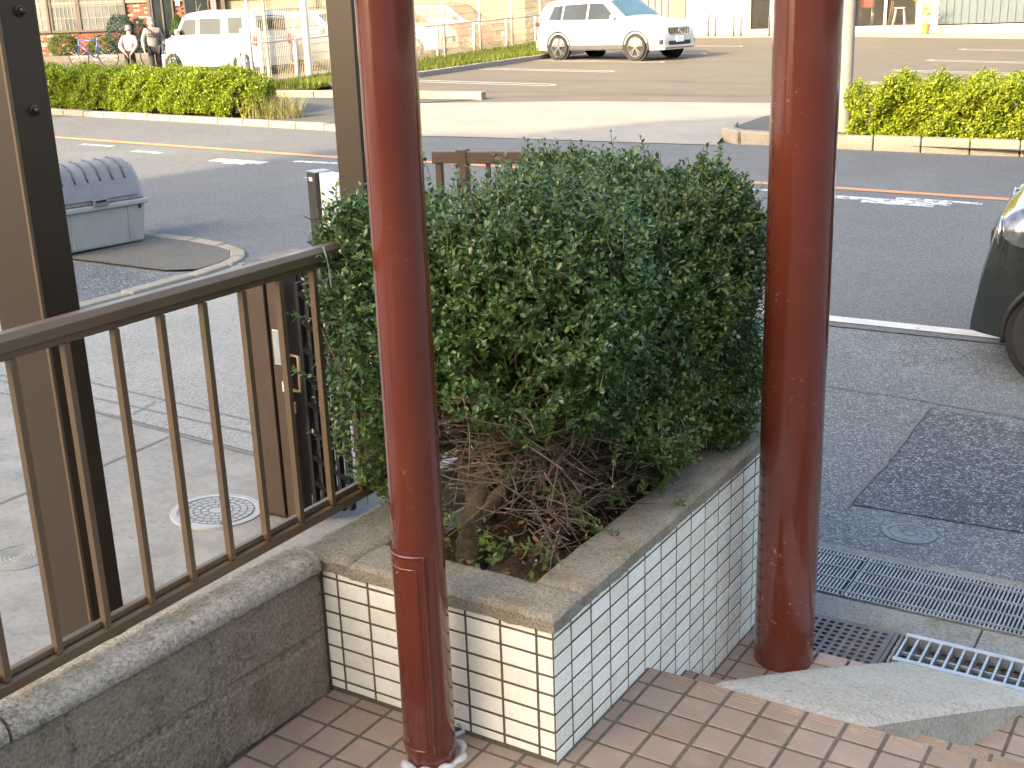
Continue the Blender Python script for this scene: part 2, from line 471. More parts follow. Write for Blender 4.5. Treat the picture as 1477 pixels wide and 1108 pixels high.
m['lineworn'] = paintm('worn_white_paint', (0.480, 0.528, 0.544), 0.46)
m['lineorange'] = paintm('orange_line_paint', (0.465, 0.225, 0.090), 0.33)
m['linelot'] = paintm('lot_line_paint', (0.435, 0.420, 0.390), 0.30)
m['sealant'] = simple('grey_sealant', (0.416, 0.424, 0.416), 0.5, 0, 0.15, 25, 0.3, 40)
m['rubber'] = simple('tyre_rubber', (0.0099, 0.0099, 0.0105), 0.75, 0, 0.2, 20, 0.1)
m['carwhite'] = simple('white_car_paint', (0.4493, 0.4493, 0.4437), 0.22, 0, 0.01, 2, 0, 80, 1.0)
m['carblack'] = simple('dark_green_car_paint', (0.0096, 0.0126, 0.0108), 0.25, 0.1, 0.1, 2, 0, 80, 1.0)
m['carred'] = simple('red_car_paint', (0.42, 0.03, 0.03), 0.25, 0, 0.05, 2, 0, 80, 1.0)
m['carsilver'] = simple('silver_car_paint', (0.45, 0.46, 0.47), 0.3, 0.6, 0.03, 2, 0, 80, 1.0)
m['rim'] = simple('alloy_rim', (0.34, 0.34, 0.33), 0.3, 0.8, 0.05)
m['rimdark'] = simple('dark_rim', (0.03, 0.03, 0.032), 0.4, 0.3, 0.1)
m['trim'] = simple('grey_trim', (0.16, 0.155, 0.14), 0.6)
m['chrome'] = simple('chrome', (0.75, 0.75, 0.75), 0.12, 1.0, 0.02)
m['lampglass'] = simple('headlamp_glass', (0.16, 0.17, 0.18), 0.08, 0.55, 0.5, 22, 0, 80, 1.0)
m['taillight'] = simple('tail_light', (0.45, 0.02, 0.02), 0.2, 0, 0.1, 8, 0, 80, 0.8)
m['carglass'] = glassmat('car_glass', (0.014, 0.018, 0.020), 1.0)
m['carglasslight'] = glassmat('clear_car_glass', (0.04, 0.09, 0.11), 0.85)
m['shopglass'] = glassmat('shop_glass', (0.05, 0.05, 0.045), 0.25)
m['litglass'] = simple('reflecting_glass', (0.1680, 0.1764, 0.1764), 0.1, 0.4, 0.35, 1.6)
m['whitewall'] = simple('white_render', (0.42, 0.41, 0.37), 0.8, 0, 0.04, 2)
m['cream'] = simple('cream_frame', (0.33, 0.305, 0.24), 0.5, 0, 0.03)
m['bluepanel'] = simple('blue_grey_panel', (0.070, 0.092, 0.108), 0.5, 0.1, 0.06, 1.2)
m['greypanel'] = simple('grey_panel', (0.105, 0.11, 0.115), 0.5, 0.1, 0.06, 1.2)
m['woodpanel'] = simple('brown_wood_panel', (0.30, 0.17, 0.08), 0.6, 0, 0.2, 12)
m['olive'] = simple('olive_door', (0.30, 0.29, 0.21), 0.5, 0, 0.05)
m['interior'] = simple('shop_interior', (0.10, 0.085, 0.06), 0.8, 0, 0.3, 1.5)
m['terracotta'] = simple('terracotta', (0.52, 0.14, 0.04), 0.7, 0, 0.1)
m['plaster'] = simple('pink_plaster', (0.2860, 0.1815, 0.1210), 0.85, 0, 0.08, 3)
m['timber'] = simple('dark_timber', (0.055, 0.040, 0.034), 0.6, 0, 0.2, 8)
m['taupe'] = simple('taupe_band', (0.1760, 0.1320, 0.1040), 0.7, 0, 0.1, 3)
m['bedstone'] = gritty('bed_stone', (0.1200, 0.1080, 0.0960), (0.0780, 0.0720, 0.0660), (0.1680, 0.1560, 0.1380), 40, 0.4)
def brickm():
    b = NB('red_brick')
    oi = b.new('ShaderNodeObjectInfo').outputs['Random']
    cr = b.new('ShaderNodeValToRGB'); b.lk(oi, cr.inputs[0])
    els = cr.color_ramp.elements; els[0].color = (0.13, 0.03, 0.02, 1); els[1].color = (0.34, 0.25, 0.20, 1)
    e = els.new(0.55); e.color = (0.19, 0.055, 0.035, 1); e = els.new(0.8); e.color = (0.22, 0.08, 0.06, 1)
    b.color(cr.outputs[0]); b.setp(Roughness=0.85); b.bump(b.noise(60, 4), 0.4, 0.004)
    return b.m
m['brick'] = brickm()
m['skin'] = simple('skin', (0.3850, 0.2380, 0.1680), 0.55, 0, 0.05)
m['hairgrey'] = simple('grey_hair', (0.2100, 0.1920, 0.1740), 0.8)
m['sweater'] = simple('grey_sweater', (0.1700, 0.1700, 0.1700), 0.9, 0, 0.1, 20)
m['stripe'] = simple('dark_stripe', (0.10, 0.07, 0.09), 0.9)
m['trousers'] = simple('dark_trousers', (0.018, 0.018, 0.02), 0.85)
m['pinkjacket'] = simple('pale_pink_jacket', (0.3410, 0.2585, 0.2530), 0.85, 0, 0.08, 8)
m['hatgrey'] = simple('grey_hat', (0.12, 0.13, 0.15), 0.9)
m['bagnavy'] = simple('navy_bag', (0.035, 0.045, 0.075), 0.8)
m['maskwhite'] = simple('white_mask', (0.5600, 0.5600, 0.5600), 0.8)
m['bikeblue'] = simple('blue_bike_frame', (0.03, 0.07, 0.26), 0.3, 0.2, 0.1, 5, 0, 80, 0.6)
m['meshwire'] = simple('beige_wire', (0.375, 0.338, 0.255), 0.5, 0.2, 0.1)
m['whitepost'] = simple('white_post', (0.576, 0.568, 0.528), 0.5, 0.1, 0.06)
m['pole'] = gritty('pole_concrete', (0.255, 0.247, 0.225), (0.188, 0.184, 0.173), (0.315, 0.307, 0.277), 60, 0.4)
m['housewall'] = simple('house_wall', (0.62, 0.56, 0.46), 0.85, 0, 0.05, 1.0)
m['roofdark'] = simple('dark_roof', (0.09, 0.085, 0.08), 0.7)
m['cable'] = simple('cable', (0.02, 0.02, 0.02), 0.6)
m['redmachine'] = simple('red_machine', (0.6, 0.06, 0.04), 0.35, 0, 0.05, 3, 0, 80, 0.5)
m['plate'] = simple('number_plate', (0.75, 0.76, 0.74), 0.4)
# ================================================================== the ground
def sheet(name, poly, dz, mat, parent=None, struct=True, holes=None, sub=None):
    """a sheet that follows the ground; poly in street coordinates (l, a)"""
    bm = bmesh.new()
    for pl_ in (poly if isinstance(poly[0][0], tuple) else [poly]):
        bm.faces.new([bm.verts.new((p[0], p[1], 0)) for p in pl_])
    for c in BREAK_A:
        bmesh.ops.bisect_plane(bm, geom=bm.verts[:] + bm.edges[:] + bm.faces[:], plane_co=(0, c, 0), plane_no=(0, 1, 0), dist=1e-5)
    for c in BREAK_L:
        bmesh.ops.bisect_plane(bm, geom=bm.verts[:] + bm.edges[:] + bm.faces[:], plane_co=(c, 0, 0), plane_no=(1, 0, 0), dist=1e-5)
    bmesh.ops.triangulate(bm, faces=bm.faces[:])
    for v in bm.verts:
        p = G(v.co.x, v.co.y, dz)
        v.co = p
    bmesh.ops.recalc_face_normals(bm, faces=bm.faces[:])
    for f in bm.faces:
        if f.normal.z < 0: f.normal_flip()
    me = bpy.data.meshes.new(name); bm.to_mesh(me); bm.free()
    me.materials.append(mat)
    o = bpy.data.objects.new(name, me); link(o, parent)
    if struct and parent is None: tag(o, kind='structure')
    return o
def rect(l0, l1, a0, a1):
    return [(l0, a0), (l1, a0), (l1, a1), (l0, a1)]
def arc(c, r, t0, t1, n):
    return [(c[0] + r * math.cos(R(t0 + (t1 - t0) * i / n)), c[1] + r * math.sin(R(t0 + (t1 - t0) * i / n))) for i in range(n + 1)]

sheet('ground', [rect(-500, 1.0, -300, -4.2), rect(-500, -2.2, -4.2, -2.9), rect(-500, 1.0, -2.9, 700), rect(1.0, 500, -300, 700)], -0.03, m['terrain'])
road = sheet('road', [(-120, 0.70), (14, 0.70), (120, 20.7), (120, 29), (8.6, 8.15), (4, 8.6), (-120, 8.9)], 0.004, m['road'])
sheet('roadside_pavement', [(-60, -3.05), (1.2, -3.05), (3.05, -3.0), (3.3, -2.2), (4.6, -1.6), (5.4, 0.1), (5.6, 1.0), (5.0, 1.55), (-60, 0.9)], -0.004, m['shoulder'])
sheet('asphalt_patch', [(-12, -2.45), (0.46, -2.45), (0.40, -1.7), (0.335, -0.82), (-0.14, -0.90), (-12, -2.0)], 0.001, m['patch'])
sheet('yard_pavement', [(2.2, -12), (30, -12), (30, -2.1), (4.1, -2.93), (2.2, -3.2)], 0.0, m['yard'])
sheet('driveway_concrete', [(2.2, -3.2), (4.1, -2.93), (30, -2.1), (30, 0.6), (6.5, 0.6), (5.95, 1.5), (5.2, 1.5), (2.2, -0.8)], 0.003, m['aggregate'])
# cracks and joints in the paving: thin dark grooves
def line_la(name, pts, wd, dz, mat, parent=None):
    mb = MB()
    for i in range(len(pts) - 1):
        p, q = Vector((*pts[i], 0)), Vector((*pts[i + 1], 0))
        d = (q - p)
        n = Vector((-d.y, d.x, 0)).normalized() * wd / 2
        # keep clear of the break lines of the ground
        ks = [0.0, 1.0]
        for c in BREAK_A:
            if abs(d.y) > 1e-6:
                t = (c - p.y) / d.y
                if 0 < t < 1: ks.append(t)
        for c in BREAK_L:
            if abs(d.x) > 1e-6:
                t = (c - p.x) / d.x
                if 0 < t < 1: ks.append(t)
        ks.sort()
        for k0, k1 in zip(ks[:-1], ks[1:]):
            a_, b_ = p + d * k0, p + d * k1
            mb.add([G(a_.x + n.x, a_.y + n.y, dz), G(b_.x + n.x, b_.y + n.y, dz), G(b_.x - n.x, b_.y - n.y, dz), G(a_.x - n.x, a_.y - n.y, dz)], [(0, 1, 2, 3)])
    o = mb.build(name, mat, parent, fix=False)
    for poly in o.data.polygons:
        pass
    if parent is None: tag(o, kind='structure')
    return o
random.seed(3)
def wobble(pts, n, amp):
    out = []
    for (x0, y0), (x1, y1) in zip(pts[:-1], pts[1:]):
        for i in range(n):
            t = i / n
            out.append((x0 + (x1 - x0) * t + random.uniform(-amp, amp), y0 + (y1 - y0) * t + random.uniform(-amp, amp)))
    out.append(pts[-1]); return out
line_la('pavement_crack', wobble([(3.0, -0.45), (0.92, -0.64), (0.33, -0.71), (-0.13, -0.80), (-6, -1.3)], 9, 0.015), 0.014, 0.007, m['groove'])
line_la('pavement_crack', wobble([(0.335, -0.80), (0.40, -1.7), (0.47, -2.5)], 8, 0.012), 0.012, 0.007, m['groove'])
line_la('driveway_joint', [(2.6, -2.78), (3.26, -2.71), (4.64, -2.53), (9, -2.0)], 0.010, 0.008, m['joint'])
line_la('driveway_joint', [(2.6, -2.93), (3.16, -2.86), (4.39, -2.75), (9, -2.2)], 0.012, 0.008, m['joint'])
line_la('driveway_joint', wobble([(2.3, -3.19), (2.93, -3.13), (4.18, -2.94), (5.14, -2.72), (9, -2.3)], 5, 0.004), 0.016, 0.008, m['joint'])
line_la('yard_joint', wobble([(3.60, -3.05), (3.58, -3.53), (3.65, -4.04), (3.75, -6)], 6, 0.003), 0.010, 0.006, m['joint'])
line_la('yard_crack', wobble([(4.02, -2.95), (4.0, -2.8), (4.06, -2.64)], 5, 0.02), 0.007, 0.008, m['joint'])
line_la('yard_joint', wobble([(2.3, -5.05), (3.7, -4.95), (9, -4.5)], 5, 0.004), 0.009, 0.006, m['joint'])

# markings on the road, its pieces
line_la('edge_line', [(-40, 0.86), (3.4, 0.86)], 0.13, 0.009, m['linewhite'], road)
line_la('centre_line', [(-60, 5.74), (0.5, 5.76), (3.2, 5.85), (8.64, 5.92), (14.54, 6.91), (60, 14.5)], 0.14, 0.009, m['lineorange'], road)
for (l0, a0, l1, a1, wd) in ((2.05, 5.30, 0.9, 5.28, 0.16), (1.75, 5.16, 1.05, 5.14, 0.12), (1.45, 5.44, 0.62, 5.42, 0.10), (10.1, 5.38, 9.2, 5.26, 0.22), (9.8, 5.2, 9.4, 5.16, 0.12), (11.9, 5.85, 11.3, 5.76, 0.12),
                              (8.9, 5.48, 8.2, 5.46, 0.12), (3.3, 5.45, 2.75, 5.42, 0.08), (13.3, 6.3, 12.6, 6.2, 0.1), (8.0, 4.4, 7.86, 4.41, 0.06)):
    line_la('worn_mark', [(l0, a0), (l1, a1)], wd, 0.009, m['lineworn'], road)

# far side: apron, parking lot, footway
sheet('apron', [(8.8, 7.92), (4.2, 8.40), (4.3, 9.0), (4.45, 9.8), (4.3, 11.5), (3.75, 13.9), (4.75, 13.75), (11.1, 12.35), (10.2, 9.9)], 0.012, m['apron'])
lot = sheet('parking_lot', [(60, 18), (60, 60), (-40, 60), (-40, 10.6), (3.0, 10.3), (3.75, 13.9), (4.75, 13.75), (11.1, 12.35), (12.4, 11.2), (13.4, 11.1), (22, 12.2)], 0.004, m['lot'])
sheet('footway', [(13.2, 9.0), (8.6, 8.05), (10.2, 9.9), (11.1, 12.35), (9.95, 13.3), (11.7, 13.4), (14.8, 13.3), (13.4, 11.1)], 0.016, m['walk'])
sheet('footway', [(4.0, 8.75), (-30, 9.1), (-30, 10.5), (2.9, 10.5), (3.7, 13.0), (4.3, 11.4), (4.4, 9.8)], 0.06, m['walk'])
sheet('hedge_bed', [(13.0, 8.95), (22, 10.7), (22, 12.2), (13.4, 11.1)], 0.03, m['soil'])
sheet('shop_forecourt', [(-30, 33.0), (16, 35.5), (16, 39.5), (-30, 36.5)], 0.012, m['apron'])
def ubay(a0, l_in, l_out, sl=0.25, wd=0.16):
    pts = [(l_in, 0.19), (l_out + 0.15, 0.19)] + [(l_out + 0.15 - 0.19 * math.sin(R(t)), 0.19 * math.cos(R(t))) for t in (30, 60, 90, 120, 150)] + [(l_out + 0.15, -0.19), (l_in, -0.19)]
    line_la('bay_marking', [(l, a0 + a + sl * (l - l_out)) for l, a in pts], wd * 0.6, 0.010, m['linelot'], lot)
for a0, li, lo in ((16.3, 14.0, 10.0), (20.0, 14.0, 10.1), (23.1, 13.9, 9.9), (26.5, 13.8, 9.8), (30, 13.7, 9.7)):
    ubay(a0, li, lo)
for a0, li, lo in ((15.0, -4, 1.6), (18.2, -5, 3.8), (21.4, -6, 3.8), (24.8, -6, 3.5), (29.3, -6, 3.2), (27.2, -3, 1.0)):
    ubay(a0, li, lo, 0.1)

# kerbs: runs of single stones
KERB = []
def kerb_run(pts, h, wd, name='kerb', step=0.6, mat=None, dz=0.0):
    root = empty(name, (0, 0, 0), kind='structure')
    for (l0, a0), (l1, a1) in zip(pts[:-1], pts[1:]):
        d = math.hypot(l1 - l0, a1 - a0)
        n = max(1, round(d / step))
        for i in range(n):
            t0, t1 = i / n, (i + 1) / n
            g_ = 0.006 / d
            A0 = (l0 + (l1 - l0) * (t0 + g_), a0 + (a1 - a0) * (t0 + g_))
            A1 = (l0 + (l1 - l0) * (t1 - g_), a0 + (a1 - a0) * (t1 - g_))
            nx, ny = -(a1 - a0) / d * wd / 2, (l1 - l0) / d * wd / 2
            j = random.uniform(-0.006, 0.006)
            c = [G(A0[0] + nx, A0[1] + ny), G(A1[0] + nx, A1[1] + ny), G(A1[0] - nx, A1[1] - ny), G(A0[0] - nx, A0[1] - ny)]
            mb = MB().add([(p.x, p.y, p.z - 0.15) for p in c] + [(p.x, p.y, p.z + h + j + dz) for p in c],
                          [(3, 2, 1, 0), (4, 5, 6, 7), (0, 1, 5, 4), (1, 2, 6, 5), (2, 3, 7, 6), (3, 0, 4, 7)])
            mb.build('kerb_stone', mat or m['kerb'], root, bevel=0.018)
    return root
kerb_run([(24, 11.05), (17.55, 9.80), (10.34, 8.42), (8.7, 8.08)], 0.10, 0.16)
kerb_run([(4.35, 9.75), (4.25, 9.15), (3.95, 8.80), (3.4, 8.72), (0.5, 8.98), (-5, 9.3)], 0.16, 0.17)
kerb_run([(14.9, 13.25), (11.74, 13.33), (10.05, 13.22)], 0.15, 0.18, step=1.2)
kerb_run([(14.75, 15.2), (14.4, 17.9), (14.0, 24.5), (13.85, 28), (13.7, 33)], 0.13, 0.15, mat=m['apron'])
kerb_run([(7.9, 1.22), (6.98, 1.18), (6.60, 1.10), (6.33, 0.98), (6.18, 0.80), (6.12, 0.55), (6.14, 0.12), (6.12, -0.62), (6.1, -1.3)], 0.035, 0.13, step=0.5, mat=m['kerb'])
kerb_run([(30, 1.9), (12, 1.42), (7.9, 1.22)], 0.05, 0.14)
sheet('bin_pavement', [(30, 1.8), (12, 1.38), (7.9, 1.17), (6.98, 1.12), (6.63, 1.05), (6.38, 0.94), (6.23, 0.76), (6.18, 0.55), (6.2, 0.30), (6.43, 0.17), (7.5, 0.20), (9, 0.35), (30, 0.6)], 0.03, m['island'])
sheet('dark_asphalt', [(6.2, 0.28), (6.43, 0.16), (7.5, 0.19), (9, 0.34), (30, 0.55), (30, -2.0), (9, -1.6), (6.2, -1.1)], 0.014, m['patch'])

# grass strip beside the mesh fence
def blades(name, polyfn, n, h, wd, mat, lean=0.5, parent=None, kind='stuff', seed=1, clump=None):
    rng = np.random.default_rng(seed)
    base = np.array([polyfn(*rng.random(2)) for _ in range(n)])
    hh = h * rng.uniform(0.5, 1.2, n)
    az = rng.uniform(0, 2 * np.pi, n)
    ln = rng.uniform(0, lean, n) * hh
    wv = np.stack([-np.sin(az), np.cos(az), 0 * az], 1) * wd
    dv = np.stack([np.cos(az), np.sin(az), 0 * az], 1)
    p0, p1 = base - wv / 2, base + wv / 2
    mid = base + dv * (ln * 0.35)[:, None] + np.array([0, 0, 1]) * (hh * 0.6)[:, None]
    tip = base + dv * ln[:, None] + np.array([0, 0, 1]) * hh[:, None]
    V = np.stack([p0, p1, mid + wv * 0.35, mid - wv * 0.35, tip], 1).reshape(-1, 3)
    i = np.arange(n)[:, None] * 5
    F = np.concatenate([i + np.array([[0, 1, 2]]), i + np.array([[0, 2, 3]]), i + np.array([[3, 2, 4]])], 1).reshape(-1, 3)
    me = np_mesh(name, V, F, mat)
    o = bpy.data.objects.new(name, me); link(o, parent)
    return o
sheet('grass_bed', [(14.8, 14.6), (16.4, 14.2), (17.3, 33), (13.75, 33), (14.05, 24.5), (14.45, 17.9)], 0.06, m['soil'])
def gp(u, v):
    a = 14.6 + v * 17
    l0 = 14.75 - (a - 15) * 0.075
    return tuple(G(l0 + u * (16.1 + 0.05 * (a - 15) - l0), a, 0.06))
tag(blades('grass', gp, 20000, 0.18, 0.022, m['grass'], 0.9, seed=4), 'sunlit green grass growing along the mesh fence', 'grass', kind='stuff')

# ================================================================== the porch
FT = 0.1
porch = empty('porch_floor', (0, 0, 0), kind='structure')
MB().box(-0.69, 3.2, -3.2, 0.500, -0.6, -0.0022).build('screed', m['grout'], porch)
MB().box(0.0, 3.2, 0.500, 0.752, -0.6, -0.1422).build('screed', m['grout'], porch)
MB().box(0.0, 3.2, 0.752, 1.20, -0.6, -0.2622).build('screed', m['grout'], porch)
def ftile(dx, dy, nose=False):
    g_ = 0.0048
    mb = MB().box(-dx / 2 + g_, dx / 2 - g_, -dy / 2 + g_, dy / 2 - g_, -0.012, 0.0)
    if nose:
        for k in range(3):
            yy = dy / 2 - 0.012 - k * 0.011
            mb.box(-dx / 2 + 0.012, dx / 2 - 0.012, yy - 0.0028, yy + 0.0028, -0.002, 0.0022)
    return mb
_ft = {}
def put_tile(x0, x1, y0, y1, z, nose=False):
    key = (round(x1 - x0, 3), round(y1 - y0, 3), nose)
    if key not in _ft: _ft[key] = ftile(key[0], key[1], nose).mesh('floor_tile', m['floortile'])
    o = bpy.data.objects.new('floor_tile', _ft[key]); link(o, porch)
    o.location = ((x0 + x1) / 2, (y0 + y1) / 2, z + random.uniform(-0.0007, 0.0007))
    o.rotation_euler = (random.uniform(-.004, .004), random.uniform(-.004, .004), random.uniform(-.004, .004))
    b = o.modifiers.new('bevel', 'BEVEL'); b.width = 0.0022; b.segments = 2; b.limit_method = 'ANGLE'
# in front of the planter (the side that faces the house)
xs = [-0.688] + [-0.59 + 0.1015 * k for k in range(0, 15)]
ys = [-0.003, -0.043] + [-0.043 - 0.1005 * k for k in range(1, 5)]
for y1, y0 in zip(ys[:-1], ys[1:]):
    for x0, x1 in zip(xs[:-1], xs[1:]):
        if y1 > -0.01 and x0 > -0.02: continue
        put_tile(x0, x1, y0, y1, 0.0)
# right of the planter
xr = [0.004, 0.043] + [0.043 + 0.1015 * k for k in range(1, 10)]
yr = [-0.043, 0.022, 0.122, 0.222, 0.322, 0.422, 0.506]
for k, (y0, y1) in enumerate(zip(yr[:-1], yr[1:])):
    for x0, x1 in zip(xr[:-1], xr[1:]):
        put_tile(x0, x1, y0, y1, 0.0, nose=(k == len(yr) - 2))
yr2 = [0.508, 0.66, 0.757]
for k, (y0, y1) in enumerate(zip(yr2[:-1], yr2[1:])):
    for x0, x1 in zip(xr[:-1], xr[1:]):
        put_tile(x0, x1, y0, y1, -0.14, nose=(k == 1))
for y0, y1 in ((0.76, 0.86), (0.86, 0.96), (0.96, 1.06), (1.06, 1.16), (1.16, 1.24)):
    for x0, x1 in zip(xr[:-1], xr[1:]):
        put_tile(x0, x1, y0, y1, -0.26)
# risers
for x0, x1 in zip(xr[:-1], xr[1:]):
    for (yy, z0, z1) in ((0.500, -0.135, -0.014), (0.752, -0.256, -0.154)):
        o = MB().box(x0 + 0.003, x1 - 0.003, yy - 0.004, yy + 0.004, z0, z1).build('riser_tile', m['floortile'], porch, bevel=0.002)

# mortar ramp laid over the steps
ramp = empty('ramp', (0.15, 0.57, -0.28), 0, 'grey mortar ramp wedge laid over the tiled steps beside the drain grates', 'ramp')
def rampmesh():
    mb = MB()
    P0, P1 = Vector((0.150, 0.5075)), Vector((0.560, 0.5075))     # upper edge
    Q0, Q1 = Vector((0.455, 1.300)), Vector((0.905, 1.300))     # lower edge
    nu, nv = 14, 18
    base = Vector((0.15, 0.57, -0.28))
    def top(u, v):
        e = 0.03 * math.sin(v * 3.1) * (1 if u > .5 else -0.6)
        p = (P0 * (1 - u) + P1 * u) * (1 - v) + (Q0 * (1 - u) + Q1 * u) * v
        z = -0.004 * (1 - v) - 0.262 * v + 0.012 * math.sin(math.pi * v)
        ed = min(u, 1 - u)
        z -= 0.02 * max(0, 1 - ed / 0.06) ** 2
        z -= 0.012 * max(0, 1 - v / 0.04) ** 2
        p = p + Vector((e * (1 if u > .5 else -1) * abs(u - .5), 0))
        return Vector((p.x, p.y, z)) - base
    mb.grid(lambda u, v: tuple(top(u, v)), nu, nv)
    # skirts
    for u in (0.0, 1.0):
        mb.grid(lambda s, t, u=u: tuple(top(u, s) * (1 - t) + (top(u, s) + Vector(((0.012 if u else -0.012), 0, 0))).xy.to_3d() * t + Vector((0, 0, -0.06)) * t), nv, 5)
    mb.grid(lambda s, t: tuple(top(s, 1.0) * (1 - t) + top(s, 1.0).xy.to_3d() * t + Vector((0, 0, -0.06)) * t), nu, 2)
    return mb
rampmesh().build('wedge', m['ramp'], ramp, smooth=True, angle=50)
# ================================================================== tiled planter
planter = empty('planter', (0, 0, 0), 0, 'raised planter faced with small white tiles and topped with a weathered stone rim', 'planter')
PX0, PY1 = -0.69, 1.66
mb = MB()
mb.box(-0.598, -0.0012, 0.0012, 0.125, -0.5, 0.352)
mb.box(-0.70, -0.596, 0.0013, 0.1, -0.5, 0.351)
mb.box(-0.125, -0.0012, 0.125, PY1, -0.5, 0.352)
mb.box(-0.598, -0.126, PY1 - 0.12, PY1 - 0.001, -0.5, 0.352)
mb.box(-0.768, -0.70, -0.004, PY1 - 0.002, -0.5, 0.350)
mb.box(-0.70, -0.60, 0.1, PY1 - 0.002, -0.5, 0.350)
mb.build('core', m['tilegrout'], planter)
_pt = {}
def ptile(size_u, size_z, face):
    g_ = 0.0034
    key = (round(size_u, 3), round(size_z, 3), face)
    if key not in _pt:
        u, z = key[0] / 2 - g_, key[1] / 2 - g_
        if face == 'l': mb = MB().box(-u, u, -0.0035, 0.006, -z, z)
        else: mb = MB().box(-0.006, 0.0035, -u, u, -z, z)
        _pt[key] = mb.mesh('tile', m['tile'])
    return _pt[key]
def putp(face, u0, u1, z0, z1):
    o = bpy.data.objects.new('tile', ptile(u1 - u0, z1 - z0, face)); link(o, planter)
    j = random.uniform(-0.0006, 0.0006)
    if face == 'l': o.location = ((u0 + u1) / 2, 0.0035 + j, (z0 + z1) / 2)
    elif face == 'r': o.location = (-0.0035 + j, (u0 + u1) / 2, (z0 + z1) / 2)
    else: o.location = (-0.6035 + 0.008, (u0 + u1) / 2, (z0 + z1) / 2)
    o.rotation_euler = (random.uniform(-.006, .006), random.uniform(-.006, .006), 0)
    b = o.modifiers.new('bevel', 'BEVEL'); b.width = 0.0012; b.segments = 2
colsL = [-PX0 * -1, -0.6465] + [-0.5465 + 0.1 * k for k in range(6)] + [0.0]
colsL = [-0.698, -0.6465, -0.5465, -0.4465, -0.3465, -0.2465, -0.1465, -0.0465, 0.0]
rowz = [0.352, 0.33] + [0.33 - 0.05 * k for k in range(1, 13)]
for z1, z0 in zip(rowz[:-1], rowz[1:]):
    if z1 < 0.02: break
    for u0, u1 in zip(colsL[:-1], colsL[1:]): putp('l', u0, u1, max(z0, 0.003), z1)
colsR = [0.0] + [0.0852 + 0.1 * k for k in range(0, 16)] + [PY1]
for z1, z0 in zip(rowz[:-1], rowz[1:]):
    for u0, u1 in zip(colsR[:-1], colsR[1:]):
        bot = 0.0 if u1 < 0.5 else (-0.14 if u1 < 0.75 else -0.26)
        if z1 <= bot - 0.03: continue
        putp('r', u0, u1, z0, z1)
for z1, z0 in ((0.352, 0.30),):
    for k in range(4): putp('i', 0.135 + 0.1 * k, 0.235 + 0.1 * k, z0, z1)
# stone rim: profile swept round the top, one piece per side
def rim(x0, x1, y0, y1, nx, ny, name='rim_stone'):
    # a slab with a worn, uneven top and rounded edges
    rng = random.Random(int((x0 + 3) * 1000 + (y1 + 5) * 77))
    mb = MB()
    def fn(u, v):
        x = x0 + (x1 - x0) * u; y = y0 + (y1 - y0) * v
        return x, y
    H = {}
    for j in range(ny + 1):
        for i in range(nx + 1):
            x, y = fn(i / nx, j / ny)
            e = min(x - x0, x1 - x, y - y0, y1 - y)
            z = 0.391 + 0.0012 * math.sin(x * 31 + y * 17) + 0.0010 * math.sin(x * 57 - y * 43) + rng.uniform(-.0014, .0014)
            z -= 0.012 * max(0, 1 - e / 0.014) ** 2
            H[(i, j)] = (x + rng.uniform(-.0015, .0015), y + rng.uniform(-.0015, .0015), z)
    mb.add([H[(i, j)] for j in range(ny + 1) for i in range(nx + 1)], [(j * (nx + 1) + i, j * (nx + 1) + i + 1, (j + 1) * (nx + 1) + i + 1, (j + 1) * (nx + 1) + i) for j in range(ny) for i in range(nx)])
    edge = [(i, 0) for i in range(nx)] + [(nx, j) for j in range(ny)] + [(i, ny) for i in range(nx, 0, -1)] + [(0, j) for j in range(ny, 0, -1)]
    n = len(edge)
    top = [H[e] for e in edge]
    low = [(p[0], p[1], 0.351 - 0.002 * rng.random() - (0.003 * max(0, math.sin(p[0] * 40 + p[1] * 23)))) for p in top]
    low = [(p[0], p[1], max(0.345, p[2])) for p in low]
    mb.add(top + low, [(i, (i + 1) % n, n + (i + 1) % n, n + i) for i in range(n)])
    return mb.build(name, m['cap'], planter, smooth=True, angle=60)
rim(-0.598, 0.006, -0.006, 0.140, 60, 16)
rim(-0.135, 0.006, 0.142, PY1, 14, 110)
rim(-0.775, -0.600, -0.004, PY1, 16, 110)
rim(-0.598, -0.137, PY1 - 0.13, PY1, 40, 12)
MB().grid(lambda u, v: (-0.60 + 0.48 * u, 0.12 + 1.43 * v, 0.285 + 0.02 * math.sin(u * 9 + v * 13) + 0.012 * math.sin(u * 31) * math.sin(v * 57)), 24, 60).build('soil', m['soil'], planter, smooth=True)

# ================================================================== block wall with rounded cap
wall = empty('block_wall', (-0.690, -0.008, 0), R(-3.06), 'low weathered concrete block wall with a rough rounded cap below the railing', 'wall')
MB().box(-0.095, -0.004, -2.6, -0.004, -0.5, 0.352).build('joint_mortar', m['mortar'], wall)
yb = [-0.002, -0.372, -0.765, -1.16, -1.555, -1.95, -2.345]
for zc0, zc1 in ((-0.02, 0.170), (0.178, 0.352)):
    for y1, y0 in zip(yb[:-1], yb[1:]):
        mb = MB()
        nx, nz = 24, 12
        rng = random.Random(int(y0 * 1000) + int(zc0 * 100))
        def fn(u, v):
            e = min(u * (y1 - y0), (1 - u) * (y1 - y0), v * (zc1 - zc0), (1 - v) * (zc1 - zc0))
            return (0.0 + rng.uniform(-.0012, .0012) - 0.006 * max(0, 1 - e / 0.006), y0 + 0.004 + (y1 - y0 - 0.008) * u, zc0 + (zc1 - zc0) * v)
        mb.grid(fn, nx, nz)
        mb.box(-0.098, -0.005, y0 + 0.004, y1 - 0.004, zc0, zc1)
        mb.build('block', m['block'], wall, smooth=False)
